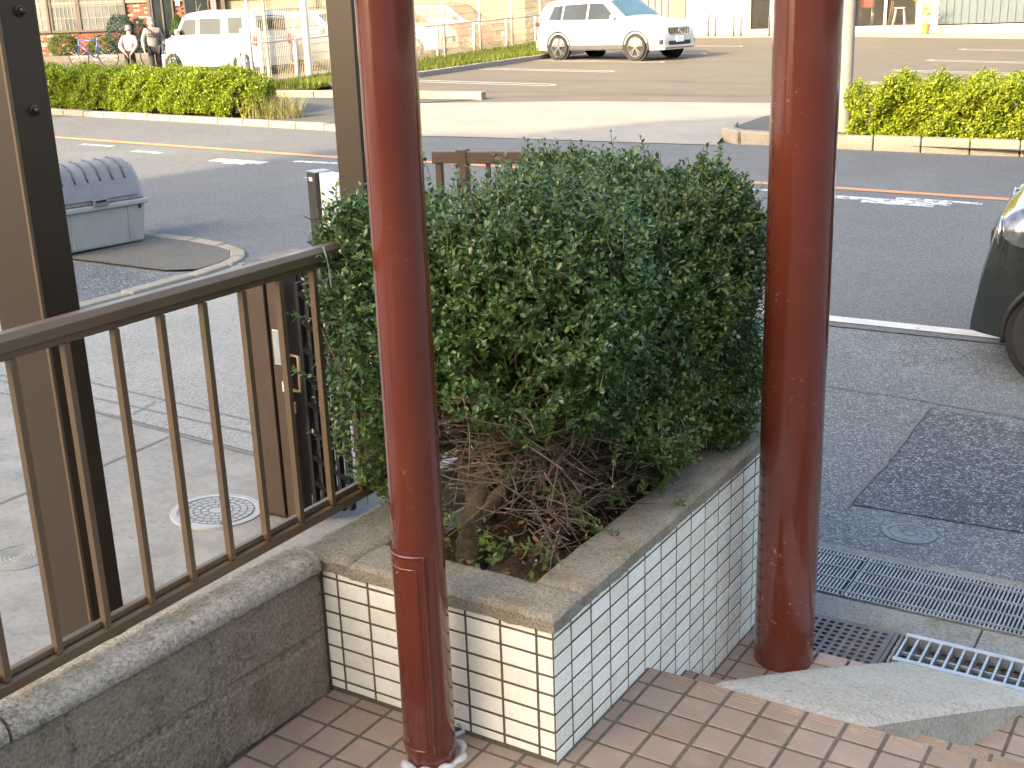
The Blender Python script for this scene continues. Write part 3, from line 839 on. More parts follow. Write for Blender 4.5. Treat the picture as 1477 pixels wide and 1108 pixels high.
def capseg(y0, y1):
    rng = random.Random(int(y0 * 991))
    prof = [(-0.108, 0.354), (-0.110, 0.375), (-0.102, 0.396), (-0.085, 0.406), (-0.05, 0.409), (-0.012, 0.407), (0.008, 0.398), (0.016, 0.382), (0.016, 0.362), (0.008, 0.354)]
    n = 60
    mb = MB(); k = len(prof); vs = []
    for i in range(n + 1):
        y = y0 + (y1 - y0) * i / n
        w_ = 0.004 * math.sin(y * 23) + 0.003 * math.sin(y * 61)
        for (x, z) in prof: vs.append((x + rng.uniform(-.002, .002) + w_ * 0.4, y, z + rng.uniform(-.002, .002) + w_ * 0.4))
    fs = [(i * k + j, i * k + (j + 1) % k, (i + 1) * k + (j + 1) % k, (i + 1) * k + j) for i in range(n) for j in range(k)]
    fs += [tuple(range(k)), tuple(n * k + j for j in range(k - 1, -1, -1))]
    mb.add(vs, fs); mb.build('cap', m['wallcap'], wall, smooth=True, angle=60)
capseg(-0.90, -0.012); capseg(-1.80, -0.908); capseg(-2.6, -1.808)

# ================================================================== railing on the wall
FX = -0.775
rail = empty('railing', (FX, -0.35, 0.405), 0, 'bronze aluminium railing with thin upright bars above the block wall', 'railing')
def rl(y): return y + 0.35
ya, yz = -1.9, 1.62
def railbar(name, prof, z, y0=ya, y1=yz):
    return MB().extrude([(p[0], z + p[1]) for p in prof], 'y', rl(y0), rl(y1)).build(name, m['bronze'], rail, bevel=0.002)
Z0 = -0.405
railbar('top_rail', [(-0.022, 0.006), (0.022, 0.006), (0.022, 0.030), (0.013, 0.042), (-0.013, 0.042), (-0.022, 0.030)], Z0 + 1.121)
railbar('top_channel', [(-0.010, -0.012), (0.010, -0.012), (0.010, 0.004), (-0.010, 0.004)], Z0 + 1.121)
railbar('bottom_rail', [(-0.017, 0.006), (0.017, 0.006), (0.018, 0.03), (0.010, 0.034), (-0.017, 0.034)], Z0 + 0.432)
railbar('bottom_channel', [(-0.012, 0.036), (0.004, 0.036), (0.004, 0.050), (-0.012, 0.050)], Z0 + 0.432)
barm = MB().extrude([(-0.009, -0.011), (0.009, -0.011), (0.009, 0.011), (-0.009, 0.011)], 'y', 0, 0.01)
bar_mesh = MB().box(-0.010, 0.007, -0.0072, 0.0072, Z0 + 0.468, Z0 + 1.110).mesh('bar', m['bronze'])
for k in range(-9, 17):
    y = -0.115 + 0.1265 * k
    if y < ya + .02 or y > yz - .02: continue
    o = bpy.data.objects.new('bar', bar_mesh); link(o, rail); o.location = (0.012, rl(y), 0)
for y in (-1.86, -0.96, 0.56, 1.58):
    MB().box(-0.016, 0.010, rl(y) - 0.02, rl(y) + 0.02, -0.015, Z0 + 1.118).build('post', m['bronze'], rail, bevel=0.003)
# twist of wire on the top rail
MB().tube([(0.03, rl(0.165), 0.762), (0.034, rl(0.17), 0.73), (0.032, rl(0.178), 0.70), (0.036, rl(0.176), 0.655)], 0.0022, 6).build('wire_tie', m['greybox'], rail)

# ================================================================== red steel pillars
def pillar(name, x, y, z0, d, mat, label):
    p = empty(name, (x, y, z0), 0, label, 'pillar', 'red round porch pillars')
    H = 3.55 - z0
    MB().lathe([(d / 2, 0.0), (d / 2, H)], 64).build('shaft', mat, p, smooth=True, angle=40)
    return p
pl = pillar('pillar', -0.283, -0.118, 0.0, 0.120, m['red'], 'narrow glossy red pillar with an access panel standing in front of the planter')
# raised access panel, curved round the shaft
cam_az = math.atan2(CAM_POS.y + 0.118, CAM_POS.x + 0.283)
def panel(r0, r1, a0, a1, z0, z1, rc, name, parent, thick=True):
    # rounded rectangle outline wrapped on the cylinder
    n = 40; m_ = 40
    mb = MB()
    w_ = (a1 - a0) * r1
    def inset(v):
        zz = v * (z1 - z0); e = min(zz, (z1 - z0) - zz)
        return 0 if e >= rc else rc - math.sqrt(max(0, rc * rc - (rc - e) ** 2))
    def fn(u, v):
        # cluster rows at the ends
        vv = 0.5 - 0.5 * math.cos(math.pi * v)
        i_ = inset(vv) / r1
        an = a0 + i_ + (a1 - a0 - 2 * i_) * u
        return (r1 * math.cos(an), r1 * math.sin(an), z0 + (z1 - z0) * vv)
    mb.grid(fn, n, m_)
    top = [fn(i / n, 0) for i in range(n)] + [fn(1, j / m_) for j in range(m_)] + [fn(1 - i / n, 1) for i in range(n)] + [fn(0, 1 - j / m_) for j in range(m_)]
    s = r0 / r1
    low = [(p[0] * s, p[1] * s, p[2]) for p in top]
    k = len(top)
    mb.add(top + low, [(i, (i + 1) % k, k + (i + 1) % k, k + i) for i in range(k)])
    return mb.build(name, m['red'], parent, smooth=True, angle=40)
a0, a1 = cam_az - R(95), cam_az + R(12)
a0, a1 = cam_az + R(-100), cam_az + R(6)
pr = 0.120 / 2
panel(pr - 0.002, pr + 0.0045, a0, a1, 0.030, 0.556, 0.020, 'access_panel', pl)
# rolled rim along the top and side of the panel
rimpts = [(pr + 0.004, a0, 0.556)] + [(pr + 0.005, a0 + (a1 - a0) * t, 0.556) for t in np.linspace(0, 1, 24)] + [(pr + 0.005, a1 + 0.002, z) for z in np.linspace(0.548, 0.045, 14)]
MB().tube([(r * math.cos(a), r * math.sin(a), z) for r, a, z in rimpts], 0.0038, 8).build('panel_rim', m['red'], pl, smooth=True)
ip = [(pr + 0.0045, a1 - R(14), z) for z in np.linspace(0.50, 0.06, 10)]
ip = [(pr + 0.0045, a0 + (a1 - R(14) - a0) * t, 0.525) for t in np.linspace(0.1, 0.96, 16)] + [(pr + 0.0045, a1 - R(14), z) for z in np.linspace(0.515, 0.058, 12)] + [(pr + 0.0045, a1 - R(14) - (a1 - R(14) - a0) * t, 0.05) for t in np.linspace(0.04, 0.9, 14)]
MB().tube([(r * math.cos(a), r * math.sin(a), z) for r, a, z in ip], 0.0026, 6).build('panel_bead', m['red'], pl, smooth=True)
for (an, z) in ((cam_az - R(52), 0.512), (cam_az - R(54), 0.07)):
    MB().ball((math.cos(an) * (pr + 0.0045), math.sin(an) * (pr + 0.0045), z), 0.0042, 8, 6).build('screw', m['red'], pl, smooth=True)
seam_a = cam_az + R(32)
MB().tube([((pr + 0.0004) * math.cos(seam_a), (pr + 0.0004) * math.sin(seam_a), z) for z in np.linspace(0.03, 0.55, 6)], 0.0012, 6).build('seam', m['redscuff'], pl)
# smeared sealant round the foot
rng = random.Random(8)
pts = []
for k in range(46):
    an = cam_az - R(70) + R(215) * k / 45
    r = pr + 0.010 + 0.003 * math.sin(k * 0.9) + (0.008 * min(1, (k - 22) / 8) if k > 22 else 0)
    pts.append((r * math.cos(an), r * math.sin(an), -0.001))
MB().tube(pts, [0.0095 + 0.003 * math.sin(i_ * 0.7) for i_ in range(len(pts))], 8).build('sealant', m['sealant'], pl, smooth=True)
MB().tube([pts[-1], (0.02, 0.112, 0.006), (-0.0, 0.115, 0.02)], [0.009, 0.006, 0.004], 6).build('sealant', m['sealant'], pl, smooth=True)

pr2 = pillar('pillar', 0.160, 1.150, -0.262, 0.184, m['redscuff'], 'wide scuffed red pillar standing beside the iron drain grate')
# beam that the two pillars carry
bm_c = Vector((-0.283 + 0.172, -0.118 + 1.155, 0)) / 2
bd = Vector((0.455, 1.273, 0)); ba = math.atan2(bd.y, bd.x)
beam = empty('porch_beam', (bm_c.x, bm_c.y, 3.55), ba, 'dark brown beam carried by the two red pillars', 'beam')
MB().box(-1.1, 1.1, -0.12, 0.12, 0, 0.25).build('girder', m['bronzedark'], beam, bevel=0.01)

# ================================================================== brown carport posts
def cpost(x, y, sx, sy, label, bolts=True):
    z0 = gw(x, y)
    p = empty('carport_post', (x, y, z0), 0, label, 'post', 'brown carport posts')
    H = 2.75 - z0
    MB().box(-sx / 2, sx / 2, -sy / 2, sy / 2, 0, H).build('shaft', m['bronzedark'], p, bevel=0.004)
    # thin bright edge strip of the section
    if bolts:
        MB().box(sx / 2 - 0.006, sx / 2 + 0.004, -sy / 2 - 0.004, -sy / 2 + 0.006, 0, H).build('edge_strip', m['bronze'], p, bevel=0.002)
        for zz in (1.76 - z0, 1.53 - z0):
            MB().lathe([(0.0, 0.020), (0.006, 0.0195), (0.0095, 0.014), (0.0095, 0.006), (0.014, 0.005), (0.014, 0.0)], 10, axis='x', c=(sx / 2, 0.005, zz)).build('bolt', m['bronzedark'], p, smooth=True, angle=40)
    return p, H
c1, H1 = cpost(-1.385, -0.222, 0.185, 0.112, 'bolted brown carport post rising behind the railing beside the concrete yard')
c2, H2 = cpost(-1.86, 1.69, 0.13, 0.11, 'brown carport post standing behind the narrow red pillar', False)
cb = empty('carport_beam', (-1.62, 0.73, 2.75), math.atan2(1.91, -0.475), 'dark brown carport beam on top of the carport posts', 'beam')
MB().box(-1.3, 1.3, -0.07, 0.07, 0, 0.16).build('girder', m['bronzedark'], cb, bevel=0.005)
# ================================================================== drains beside the porch
ZD = -0.275
drain = empty('drain_channel', (0, 0, 0), kind='structure')
MB().box(-0.3, 2.4, 1.20, 2.08, -0.62, -0.60).build('channel_floor', m['ditch'], drain)
for (x0, x1, y0, y1, z1) in ((-0.05, 2.4, 1.503, 1.662, ZD - 0.004), (-0.3, 2.4, 2.012, 2.09, ZD - 0.012), (-0.05, 0.158 - 0.02, 1.20, 1.503, ZD), (0.445, 2.4, 1.20, 1.310, ZD - 0.02), (0.436, 0.452, 1.31, 1.503, ZD)):
    n = 3 if (x1 - x0) > 1.5 and y0 == 1.503 else 1
    xx = [x0, 0.66, 1.5, x1] if n == 3 else [x0, x1]
    for xa, xb in zip(xx[:-1], xx[1:]):
        MB().box(xa + 0.002, xb - 0.002, y0, y1, -0.61, z1).build('edge_slab', m['drainedge'], drain, bevel=0.006)
# cast iron square grate
gi = empty('iron_grate', (0.0, 1.23, ZD), 0, 'rusty square cast iron grate with square holes at the foot of the wide red pillar', 'grate')
def holed(x0, x1, y0, y1, nx, ny, hs, z0, z1, margin):
    mb = MB()
    px = (x1 - x0 - 2 * margin) / nx; py = (y1 - y0 - 2 * margin) / ny
    xb = [x0]; yb_ = [y0]
    for i in range(nx):
        c = x0 + margin + px * (i + .5); xb += [c - hs / 2, c + hs / 2]
    for j in range(ny):
        c = y0 + margin + py * (j + .5); yb_ += [c - hs / 2, c + hs / 2]
    xb.append(x1); yb_.append(y1)
    for i in range(len(xb) - 1):
        for j in range(len(yb_) - 1):
            hole = (i % 2 == 1 and j % 2 == 1)
            if hole:
                a_, b_, c_, d_ = xb[i], xb[i + 1], yb_[j], yb_[j + 1]
                mb.add([(a_, c_, z0), (b_, c_, z0), (b_, d_, z0), (a_, d_, z0), (a_, c_, z1), (b_, c_, z1), (b_, d_, z1), (a_, d_, z1)], [(0, 1, 5, 4), (1, 2, 6, 5), (2, 3, 7, 6), (3, 0, 4, 7)])
            else:
                mb.add([(xb[i], yb_[j], z1), (xb[i + 1], yb_[j], z1), (xb[i + 1], yb_[j + 1], z1), (xb[i], yb_[j + 1], z1)], [(0, 1, 2, 3)])
    return mb
holed(0.135, 0.420, 0.005, 0.258, 9, 8, 0.0165, -0.022, 0.004, 0.012).build('plate', m['iron'], gi, fix=False)
mb = MB()
for (x0, x1, y0, y1) in ((0.128, 0.434, 0.258, 0.270), (0.128, 0.434, -0.006, 0.005), (0.128, 0.135, 0.005, 0.258), (0.420, 0.434, 0.005, 0.258)):
    mb.box(x0, x1, y0, y1, -0.03, 0.001)
mb.build('frame', m['iron'], gi, bevel=0.001)
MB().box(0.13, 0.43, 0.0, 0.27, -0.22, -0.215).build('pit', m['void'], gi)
# galvanised ditch grate
gg = empty('ditch_grate', (0.455, 1.315, ZD), 0, 'pale galvanised ditch grate with slanted cross bars beside the mortar ramp', 'grate')
Lg = 1.3
MB().box(0.0, Lg, 0.0, 0.020, -0.03, 0.008).build('side_bar', m['galv'], gg, bevel=0.002)
MB().box(0.0, Lg, 0.166, 0.186, -0.03, 0.008).build('side_bar', m['galv'], gg, bevel=0.002)
mb = MB().box(0.003, Lg, 0.088, 0.094, -0.022, -0.012); mb.build('middle_rod', m['galv'], gg)
cross = MB().box(-0.0035, 0.0035, 0.0201, 0.1659, -0.034, 0.003).mesh('cross_bar', m['galv'])
k = 0
x = 0.006
while x < Lg:
    o = bpy.data.objects.new('cross_bar', cross); link(o, gg); o.location = (x, 0, 0); x += 0.036
# bar grating
gb = empty('bar_grating', (-0.06, 1.668, ZD), 0, 'long steel bar grating with close slim bars along the asphalt edge', 'grate')
def bars(x0, x1, name):
    mb = MB()
    x = x0 + 0.008
    while x < x1 - 0.006:
        mb.box(x - 0.0032, x + 0.0032, 0.006, 0.336, -0.026, 0.0); x += 0.0135
    for y in (0.035, 0.125, 0.215, 0.305): mb.box(x0 + 0.002, x1 - 0.002, y - 0.003, y + 0.003, -0.006, 0.002)
    mb.box(x0, x0 + 0.004, 0.0, 0.342, -0.028, 0.001); mb.box(x1 - 0.004, x1, 0.0, 0.342, -0.028, 0.001)
    o = mb.build(name, m['steel'], gb)
    tag(o, kind='stuff')
bars(-0.2, 0.246, 'bars'); bars(0.252, 1.25, 'bars'); bars(1.256, 2.25, 'bars')
MB().box(-0.2, 2.25, 0.336, 0.341, -0.03, 0.001).build('edge_bar', m['steel'], gb)
MB().box(-0.2, 2.25, 0.0, 0.005, -0.03, 0.001).build('edge_bar', m['steel'], gb)

# ================================================================== covers
def normal_at(l, a):
    p = G(l, a); p1 = G(l + .01, a); p2 = G(l, a + .01)
    n = (p2 - p).cross(p1 - p)
    if n.z < 0: n = -n
    return n.normalized()
def place(o, x, y, dz=0.0, rz=0.0):
    l, a = toLA(x, y)
    o.location = (x, y, gz(l, a) + dz)
    q = Vector((0, 0, 1)).rotation_difference(normal_at(l, a))
    o.rotation_euler = (q.to_matrix() @ Matrix.Rotation(rz, 3, 'Z')).to_euler()
cv = empty('water_cover', (0, 0, 0), 0, 'small round grey iron cover with raised lettering in the asphalt beside the bar grating', 'cover')
place(cv, 0.236, 2.40, -0.003)
MB().lathe([(0.0, 0.004), (0.022, 0.004), (0.024, 0.001), (0.034, 0.001), (0.036, 0.004), (0.076, 0.004), (0.079, 0.001), (0.084, 0.001), (0.086, 0.005), (0.104, 0.005), (0.107, -0.01)], 48).build('lid', m['cover'], cv, smooth=True, angle=25)
MB().box(-0.010, 0.010, -0.086, -0.066, 0.0035, 0.0052).build('key_slot', m['groove'], cv)
# the worn raised characters round the boss have lost their shape: short raised strokes on an arc
rngc = random.Random(5)
for i in range(6):
    an = R(150 - 34 * i)
    mb = MB()
    for k in range(3):
        mb.obox((0.058 * math.cos(an) + rngc.uniform(-.006, .006), 0.058 * math.sin(an) + rngc.uniform(-.006, .006), 0.005), (rngc.uniform(.006, .014), 0.0032, 0.002), rz=rngc.uniform(0, 3.1))
    mb.build('raised_character', m['cover'], cv)

mc = empty('manhole_cover', (0, 0, 0), 0, 'round pale resin manhole cover with a web of dark grooves on the yard concrete', 'cover')
place(mc, -2.21, 1.05, 0.001, R(20))
MB().lathe([(0.0, 0.004), (0.150, 0.004), (0.152, 0.001), (0.157, 0.001), (0.159, 0.005), (0.185, 0.004), (0.188, -0.012)], 64).build('lid', m['resin'], mc, smooth=True, angle=25)
mb = MB()
for r in (0.035, 0.065, 0.094, 0.122, 0.148):
    mb.lathe([(r - 0.0022, 0.0045), (r + 0.0022, 0.0045), (r + 0.0022, 0.0052), (r - 0.0022, 0.0052)], 48, closed=True)
rads = [(0.035, 0.065, 10, 0), (0.065, 0.094, 16, 8), (0.094, 0.122, 22, 4), (0.122, 0.148, 28, 9)]
for r0, r1, n, off in rads:
    for k in range(n):
        an = R(off) + 2 * math.pi * k / n
        mb.obox(((r0 + r1) / 2 * math.cos(an), (r0 + r1) / 2 * math.sin(an), 0.0048), (r1 - r0 - 0.004, 0.0034, 0.0008), rz=an)
mb.build('groove_web', m['groove'], mc)
MB().obox((0.085, -0.125, 0.0060), (0.034, 0.026, 0.0025), rz=R(-55)).build('key_plug', m['groove'], mc)
mc2 = empty('manhole_cover', (0, 0, 0), 0, 'small round ribbed cover sunk flush in the pale yard concrete', 'cover')
place(mc2, -2.54, 0.36, 0.001)
mb = MB().lathe([(0.0, 0.002), (0.098, 0.002), (0.10, 0.0), (0.104, 0.0), (0.106, 0.003), (0.116, 0.003), (0.118, -0.01)], 48)
mb.build('lid', m['yard'], mc2, smooth=True, angle=25)
for r in (0.02, 0.036, 0.052, 0.068, 0.084):
    MB().lathe([(r - 0.004, 0.0022), (r, 0.0042), (r + 0.004, 0.0022)], 40, closed=True).build('ring', m['yard'], mc2)

# ================================================================== folded gate, meter box, gate post
gt = empty('folding_gate', (-1.90, 1.17, gw(-1.90, 1.17)), 0, 'brown folding gate pushed together, with a handle, beside the railing', 'gate')
ZG = 1.045
MB().box(-0.105, -0.005, -0.045, 0.045, 0.02, ZG).build('end_post', m['gatebrown'], gt, bevel=0.004)
for k in range(6):
    mb = MB().box(-0.10 + 0.0, -0.008, 0.052 + k * 0.034, 0.080 + k * 0.034, 0.05, ZG + 0.002 * (k % 2) - 0.01)
    mb.build('folded_frame', m['gatebrown'], gt, bevel=0.003)
    MB().box(-0.103, -0.003, 0.049 + k * 0.034, 0.083 + k * 0.034, ZG - 0.008, ZG + 0.006).build('frame_cap', m['taupe'], gt, bevel=0.003)
mb = MB().box(0.0, 0.075, -0.035, 0.035, 0.02, ZG - 0.02); mb.build('latch_post', m['gatebrown'], gt, bevel=0.004)
MB().box(0.012, 0.046, -0.0385, -0.034, 0.66, 0.80).build('lock_plate', m['galv'], gt, bevel=0.002)
MB().box(0.040, 0.050, -0.0385, -0.034, 0.555, 0.595).build('lock_label', m['whitepanel'], gt)
def handle(x, sgn):
    MB().tube([(x, -0.02, 0.70), (x + sgn * 0.045, -0.02, 0.70), (x + sgn * 0.045, -0.02, 0.56), (x, -0.02, 0.56)], 0.009, 8).build('handle', m['bronze'], gt, smooth=True)
handle(-0.105, -1); handle(0.075, 1)
for x, sgn in ((-0.105, -1), (0.075, 1)):
    MB().box(min(x, x + sgn * 0.03), max(x, x + sgn * 0.03), -0.045, -0.036, 0.475, 0.52).build('latch', m['bronze'], gt, bevel=0.002)
for x in (-0.06, 0.045):
    mb = MB().lathe([(0.0, -0.012), (0.02, -0.012), (0.02, 0.012), (0.0, 0.012)], 16, axis='x', c=(x, -0.01, 0.02)); mb.build('castor', m['rubber'], gt)
MB().box(-0.14, -0.10, -0.05, 0.02, 0.015, 0.09).build('drop_bolt_bracket', m['bronze'], gt, bevel=0.003)
MB().tube([(-0.12, -0.055, 0.02), (-0.12, -0.055, 0.20)], 0.007, 8).build('drop_bolt', m['bronze'], gt)
# lattice of the folded gate, dark, behind
for k in range(5):
    MB().box(0.10 + 0.028 * k, 0.118 + 0.028 * k, 0.01 + 0.02 * k, 0.04 + 0.02 * k, 0.04, 0.98).build('lattice_bar', m['blackplastic'], gt, bevel=0.002)
mb = MB()
for k in range(8):
    z = 0.12 + 0.11 * k
    mb.obox((0.165, 0.05, z), (0.16, 0.008, 0.016), rz=R(36), ry=R(40)); mb.obox((0.165, 0.062, z), (0.16, 0.008, 0.016), rz=R(36), ry=R(-40))
mb.build('scissor_bars', m['blackplastic'], gt)

mbx = empty('meter_box', (-1.40, 1.28, gw(-1.40, 1.28)), R(-10), 'pale grey meter box on a dark stand half hidden by the left of the shrub', 'box')
MB().box(-0.11, 0.11, -0.06, 0.06, 0.55, 0.96).build('case', m['greybox'], mbx, bevel=0.008)
MB().box(-0.115, 0.115, -0.065, 0.065, 0.962, 0.99).build('lid', m['galv'], mbx, bevel=0.006)
for x, z in ((-0.07, 0.9), (0.07, 0.9), (-0.07, 0.6), (0.07, 0.6)):
    MB().lathe([(0.0, -0.004), (0.012, -0.004), (0.012, 0.0)], 12, axis='y', c=(x, -0.0605, z)).build('plug', m['blackplastic'], mbx)
MB().box(-0.09, 0.09, -0.03, 0.03, -0.02, 0.55).build('stand', m['blackplastic'], mbx, bevel=0.004)
st = empty('stone', (-1.45, 0.78, gw(-1.45, 0.78)), 0.4, 'rounded brown stone lying on the yard behind the planter', 'stone')
MB().ball((0, 0, 0.05), (0.10, 0.075, 0.06), 16, 10).build('body', m['gatebrown'], st, smooth=True)

fp = empty('entrance_post', (-3.45, 3.26, gw(-3.45, 3.26)), ROAD_RZ + R(150), 'slim dark entrance post with a white panel at the edge of the driveway', 'post')
mbq = MB().box(-0.055, 0.055, -0.055, 0.055, 0, 1.125); mbq.build('post', m['darkwood'], fp, bevel=0.003)
MB().box(-0.056, 0.056, -0.056, 0.056, 1.126, 1.132).build('cap', m['galv'], fp)
nm = MB().box(-0.022, 0.020, -0.0585, -0.0555, 1.075, 1.097).build('label_plate', m['whitepanel'], fp)
MB().box(-0.012, 0.008, -0.0595, -0.0588, 1.083, 1.0875).build('faded_print', m['trim'], nm)
MB().box(0.058, 0.30, -0.03, 0.06, 0.78, 1.125).build('panel', m['whitepanel'], fp, bevel=0.006)
MB().box(0.058, 0.30, -0.025, 0.055, 0.0, 0.778).build('panel_foot', m['blackplastic'], fp, bevel=0.004)

# brown rail of the second gate, past the shrub
g2 = empty('gate_rail', G(2.85, -1.55), ROAD_RZ + math.pi + R(8), 'dark brown gate rail showing above the top of the shrub', 'gate')
MB().box(-0.05, 0.8, -0.03, 0.03, 1.235, 1.300).build('top_rail', m['gatebrown'], g2, bevel=0.004)
MB().box(-0.035, 0.0, -0.02, 0.02, 0.02, 1.233).build('stile', m['gatebrown'], g2, bevel=0.003)
MB().box(0.09, 0.15, -0.035, 0.028, 0.0, 1.31).build('post', m['gatebrown'], g2, bevel=0.004)
MB().box(0.155, 0.735, -0.02, 0.02, 0.10, 0.16).build('bottom_rail', m['gatebrown'], g2, bevel=0.004)
for k in range(4):
    MB().box(0.25 + 0.12 * k, 0.272 + 0.12 * k, -0.01, 0.01, 0.162, 1.233).build('bar', m['gatebrown'], g2)
MB().box(0.74, 0.8, -0.035, 0.028, 0.0, 1.31).build('post', m['gatebrown'], g2, bevel=0.004)

# ================================================================== grey refuse bin
bn = empty('refuse_bin', G(7.72, 0.60, 0.035), 0, 'grey plastic refuse bin with a ribbed domed lid on the kerb corner', 'bin')
bl, ba_ = toLA(-7.36, 4.66)
bdir = Vector((-7.27 + 7.38, 5.22 - 4.48, 0)); brz = math.atan2(bdir.y, bdir.x)
bn.rotation_euler = (0, 0, brz)         # local x runs along the front, local -y faces the porch
bc = Vector((-7.40, 4.80, 0)); pn = Vector((-math.sin(brz), math.cos(brz), 0))
cpos = Vector((-7.335, 4.79, 0)) + pn * 0.27
l_, a_ = toLA(cpos.x, cpos.y); bn.location = G(l_, a_, 0.032)
BW, BD = 0.92, 0.54
def taper(z): return 0.94 + 0.06 * z / 0.40
mb = MB()
mb.add([(sx * BW / 2 * t, sy * BD / 2 * t, z) for z, t in ((0.0, 0.93), (0.34, 1.0)) for sx, sy in ((-1, -1), (1, -1), (1, 1), (-1, 1))], [(3, 2, 1, 0), (4, 5, 6, 7), (0, 1, 5, 4), (1, 2, 6, 5), (2, 3, 7, 6), (3, 0, 4, 7)])
mb.build('body', m['binbody'], bn, bevel=0.02, seg=3)
MB().box(-BW / 2 - 0.025, BW / 2 + 0.025, -BD / 2 - 0.03, BD / 2 + 0.02, 0.335, 0.385).build('rim', m['binbody'], bn, bevel=0.014, seg=3)
for x in (-0.28, 0.28):
    MB().box(x - 0.004, x + 0.004, -BD / 2 - 0.004, -BD / 2 + 0.03, 0.03, 0.33).build('rib', m['binbody'], bn, bevel=0.002)
for x in (-0.40, 0.40):
    MB().box(x - 0.008, x + 0.008, -BD / 2 - 0.012, -BD / 2 + 0.005, 0.30, 0.332).build('slot', m['void'], bn)
prof = [(-BD / 2 - 0.01, 0.387), (-BD / 2 + 0.0, 0.44), (-BD / 2 + 0.05, 0.56), (-BD / 2 + 0.12, 0.665), (-BD / 2 + 0.19, 0.705), (-BD / 2 + 0.30, 0.715), (BD / 2 - 0.02, 0.69), (BD / 2, 0.60), (BD / 2, 0.387)]
MB().extrude(prof, 'x', -BW / 2, BW / 2).build('hood', m['binbody'], bn, bevel=0.018, seg=3, smooth=True, angle=35)
lp = [(p[0] - 0.012, p[1] + 0.004) for p in prof[1:6]]
up_ = [(p[0] - 0.030 * (1 if i < 3 else 0.4), p[1] + 0.012 + 0.008 * i * 0.5) for i, p in enumerate(prof[1:6])]
lp[0] = (lp[0][0] - 0.004, 0.43); up_[0] = (up_[0][0], 0.425)
MB().extrude(lp + up_[::-1], 'x', -BW / 2 + 0.06, BW / 2 - 0.06).build('lid', m['binlid'], bn, bevel=0.008, seg=2, smooth=True, angle=35)
for k in range(6):
    x = -0.30 + 0.12 * k
    pts = [(x, p[0] - 0.003, p[1] + 0.003) for p in up_[1:]]
    MB().tube(pts, 0.007, 6).build('lid_groove', m['darkgroove'], bn, smooth=True)
MB().box(-0.07, 0.07, -BD / 2 - 0.05, -BD / 2 - 0.025, 0.375, 0.430).build('latch', m['binlid'], bn, bevel=0.004)
MB().box(-0.045, 0.045, -BD / 2 - 0.052, -BD / 2 - 0.048, 0.405, 0.425).build('latch_gap', m['void'], bn)
# ================================================================== foliage builders
# one obovate leaf: base, mid, tip on the spine and two points each side
LEAF = np.array([[0, 0, 0], [0.5, 0, -0.05], [1.0, 0, 0.02], [0.30, 0.20, 0.03], [0.72, 0.25, 0.05], [0.30, -0.20, 0.03], [0.72, -0.25, 0.05]])
LEAF_F = np.array([[0, 1, 3], [1, 4, 3], [1, 2, 4], [0, 5, 1], [5, 6, 1], [1, 6, 2]])
LEAF4 = np.array([[0, 0, 0], [0.55, 0.27, 0.06], [1, 0, 0], [0.55, -0.27, 0.06]])
LEAF4_F = np.array([[0, 2, 1], [0, 3, 2]])
def norm(v): return v / np.maximum(1e-9, np.linalg.norm(v, axis=-1, keepdims=True))
def leaves(pos, dirv, upv, size, T=LEAF, TF=LEAF_F):
    """instances of the leaf as one mesh: pos (n,3), leaf axis, leaf normal"""
    d = norm(dirv); s_ = norm(np.cross(upv, d)); n_ = np.cross(d, s_)
    k = len(T)
    V = pos[:, None, :] + size[:, None, None] * (T[None, :, 0:1] * d[:, None, :] + T[None, :, 1:2] * s_[:, None, :] + T[None, :, 2:3] * n_[:, None, :])
    F = (np.arange(len(pos))[:, None, None] * k + TF[None]).reshape(-1, TF.shape[1])
    return V.reshape(-1, 3), F
def sprigs(rng, base, axis, n_leaf, length, lsize, up_bias=0.3):
    """leafy twigs: returns leaf pos/dir/up/size and the twig end points"""
    n = len(base)
    ax = norm(axis)
    L = length * rng.uniform(0.6, 1.25, n)
    t = (np.arange(n_leaf) + 0.5) / n_leaf
    bend = rng.normal(0, 0.35, (n, 3)); bend[:, 2] += up_bias
    P = base[:, None, :] + ax[:, None, :] * (L[:, None] * t[None, :])[:, :, None] + bend[:, None, :] * (L[:, None] * (t[None, :] ** 2) * 0.5)[:, :, None]
    tang = norm(ax[:, None, :] + bend[:, None, :] * t[None, :, None])
    side = norm(np.cross(tang, rng.normal(0, 1, (n, 1, 3)) + np.zeros((n, n_leaf, 3))))
    az = (np.arange(n_leaf) * 2.4)[None, :] + rng.uniform(0, 6.28, (n, 1))
    oth = np.cross(tang, side)
    out = side * np.cos(az)[..., None] + oth * np.sin(az)[..., None]
    D = norm(out * 0.9 + tang * rng.uniform(0.35, 0.9, (n, n_leaf, 1)) + rng.normal(0, 0.18, (n, n_leaf, 3)))
    U = norm(tang * 0.8 - out * 0.5 + np.array([0, 0, 0.7]) + rng.normal(0, 0.3, (n, n_leaf, 3)))
    S = lsize * rng.uniform(0.7, 1.25, (n, n_leaf)) * (1 - 0.35 * (t[None, :] > 0.85))
    tip = P[:, -1]
    return P.reshape(-1, 3), D.reshape(-1, 3), U.reshape(-1, 3), S.reshape(-1), tip
def obj_np(name, V, F, mat, parent, kind=None):
    o = bpy.data.objects.new(name, np_mesh(name, V, F, mat)); link(o, parent)
    if kind: o['kind'] = kind
    return o
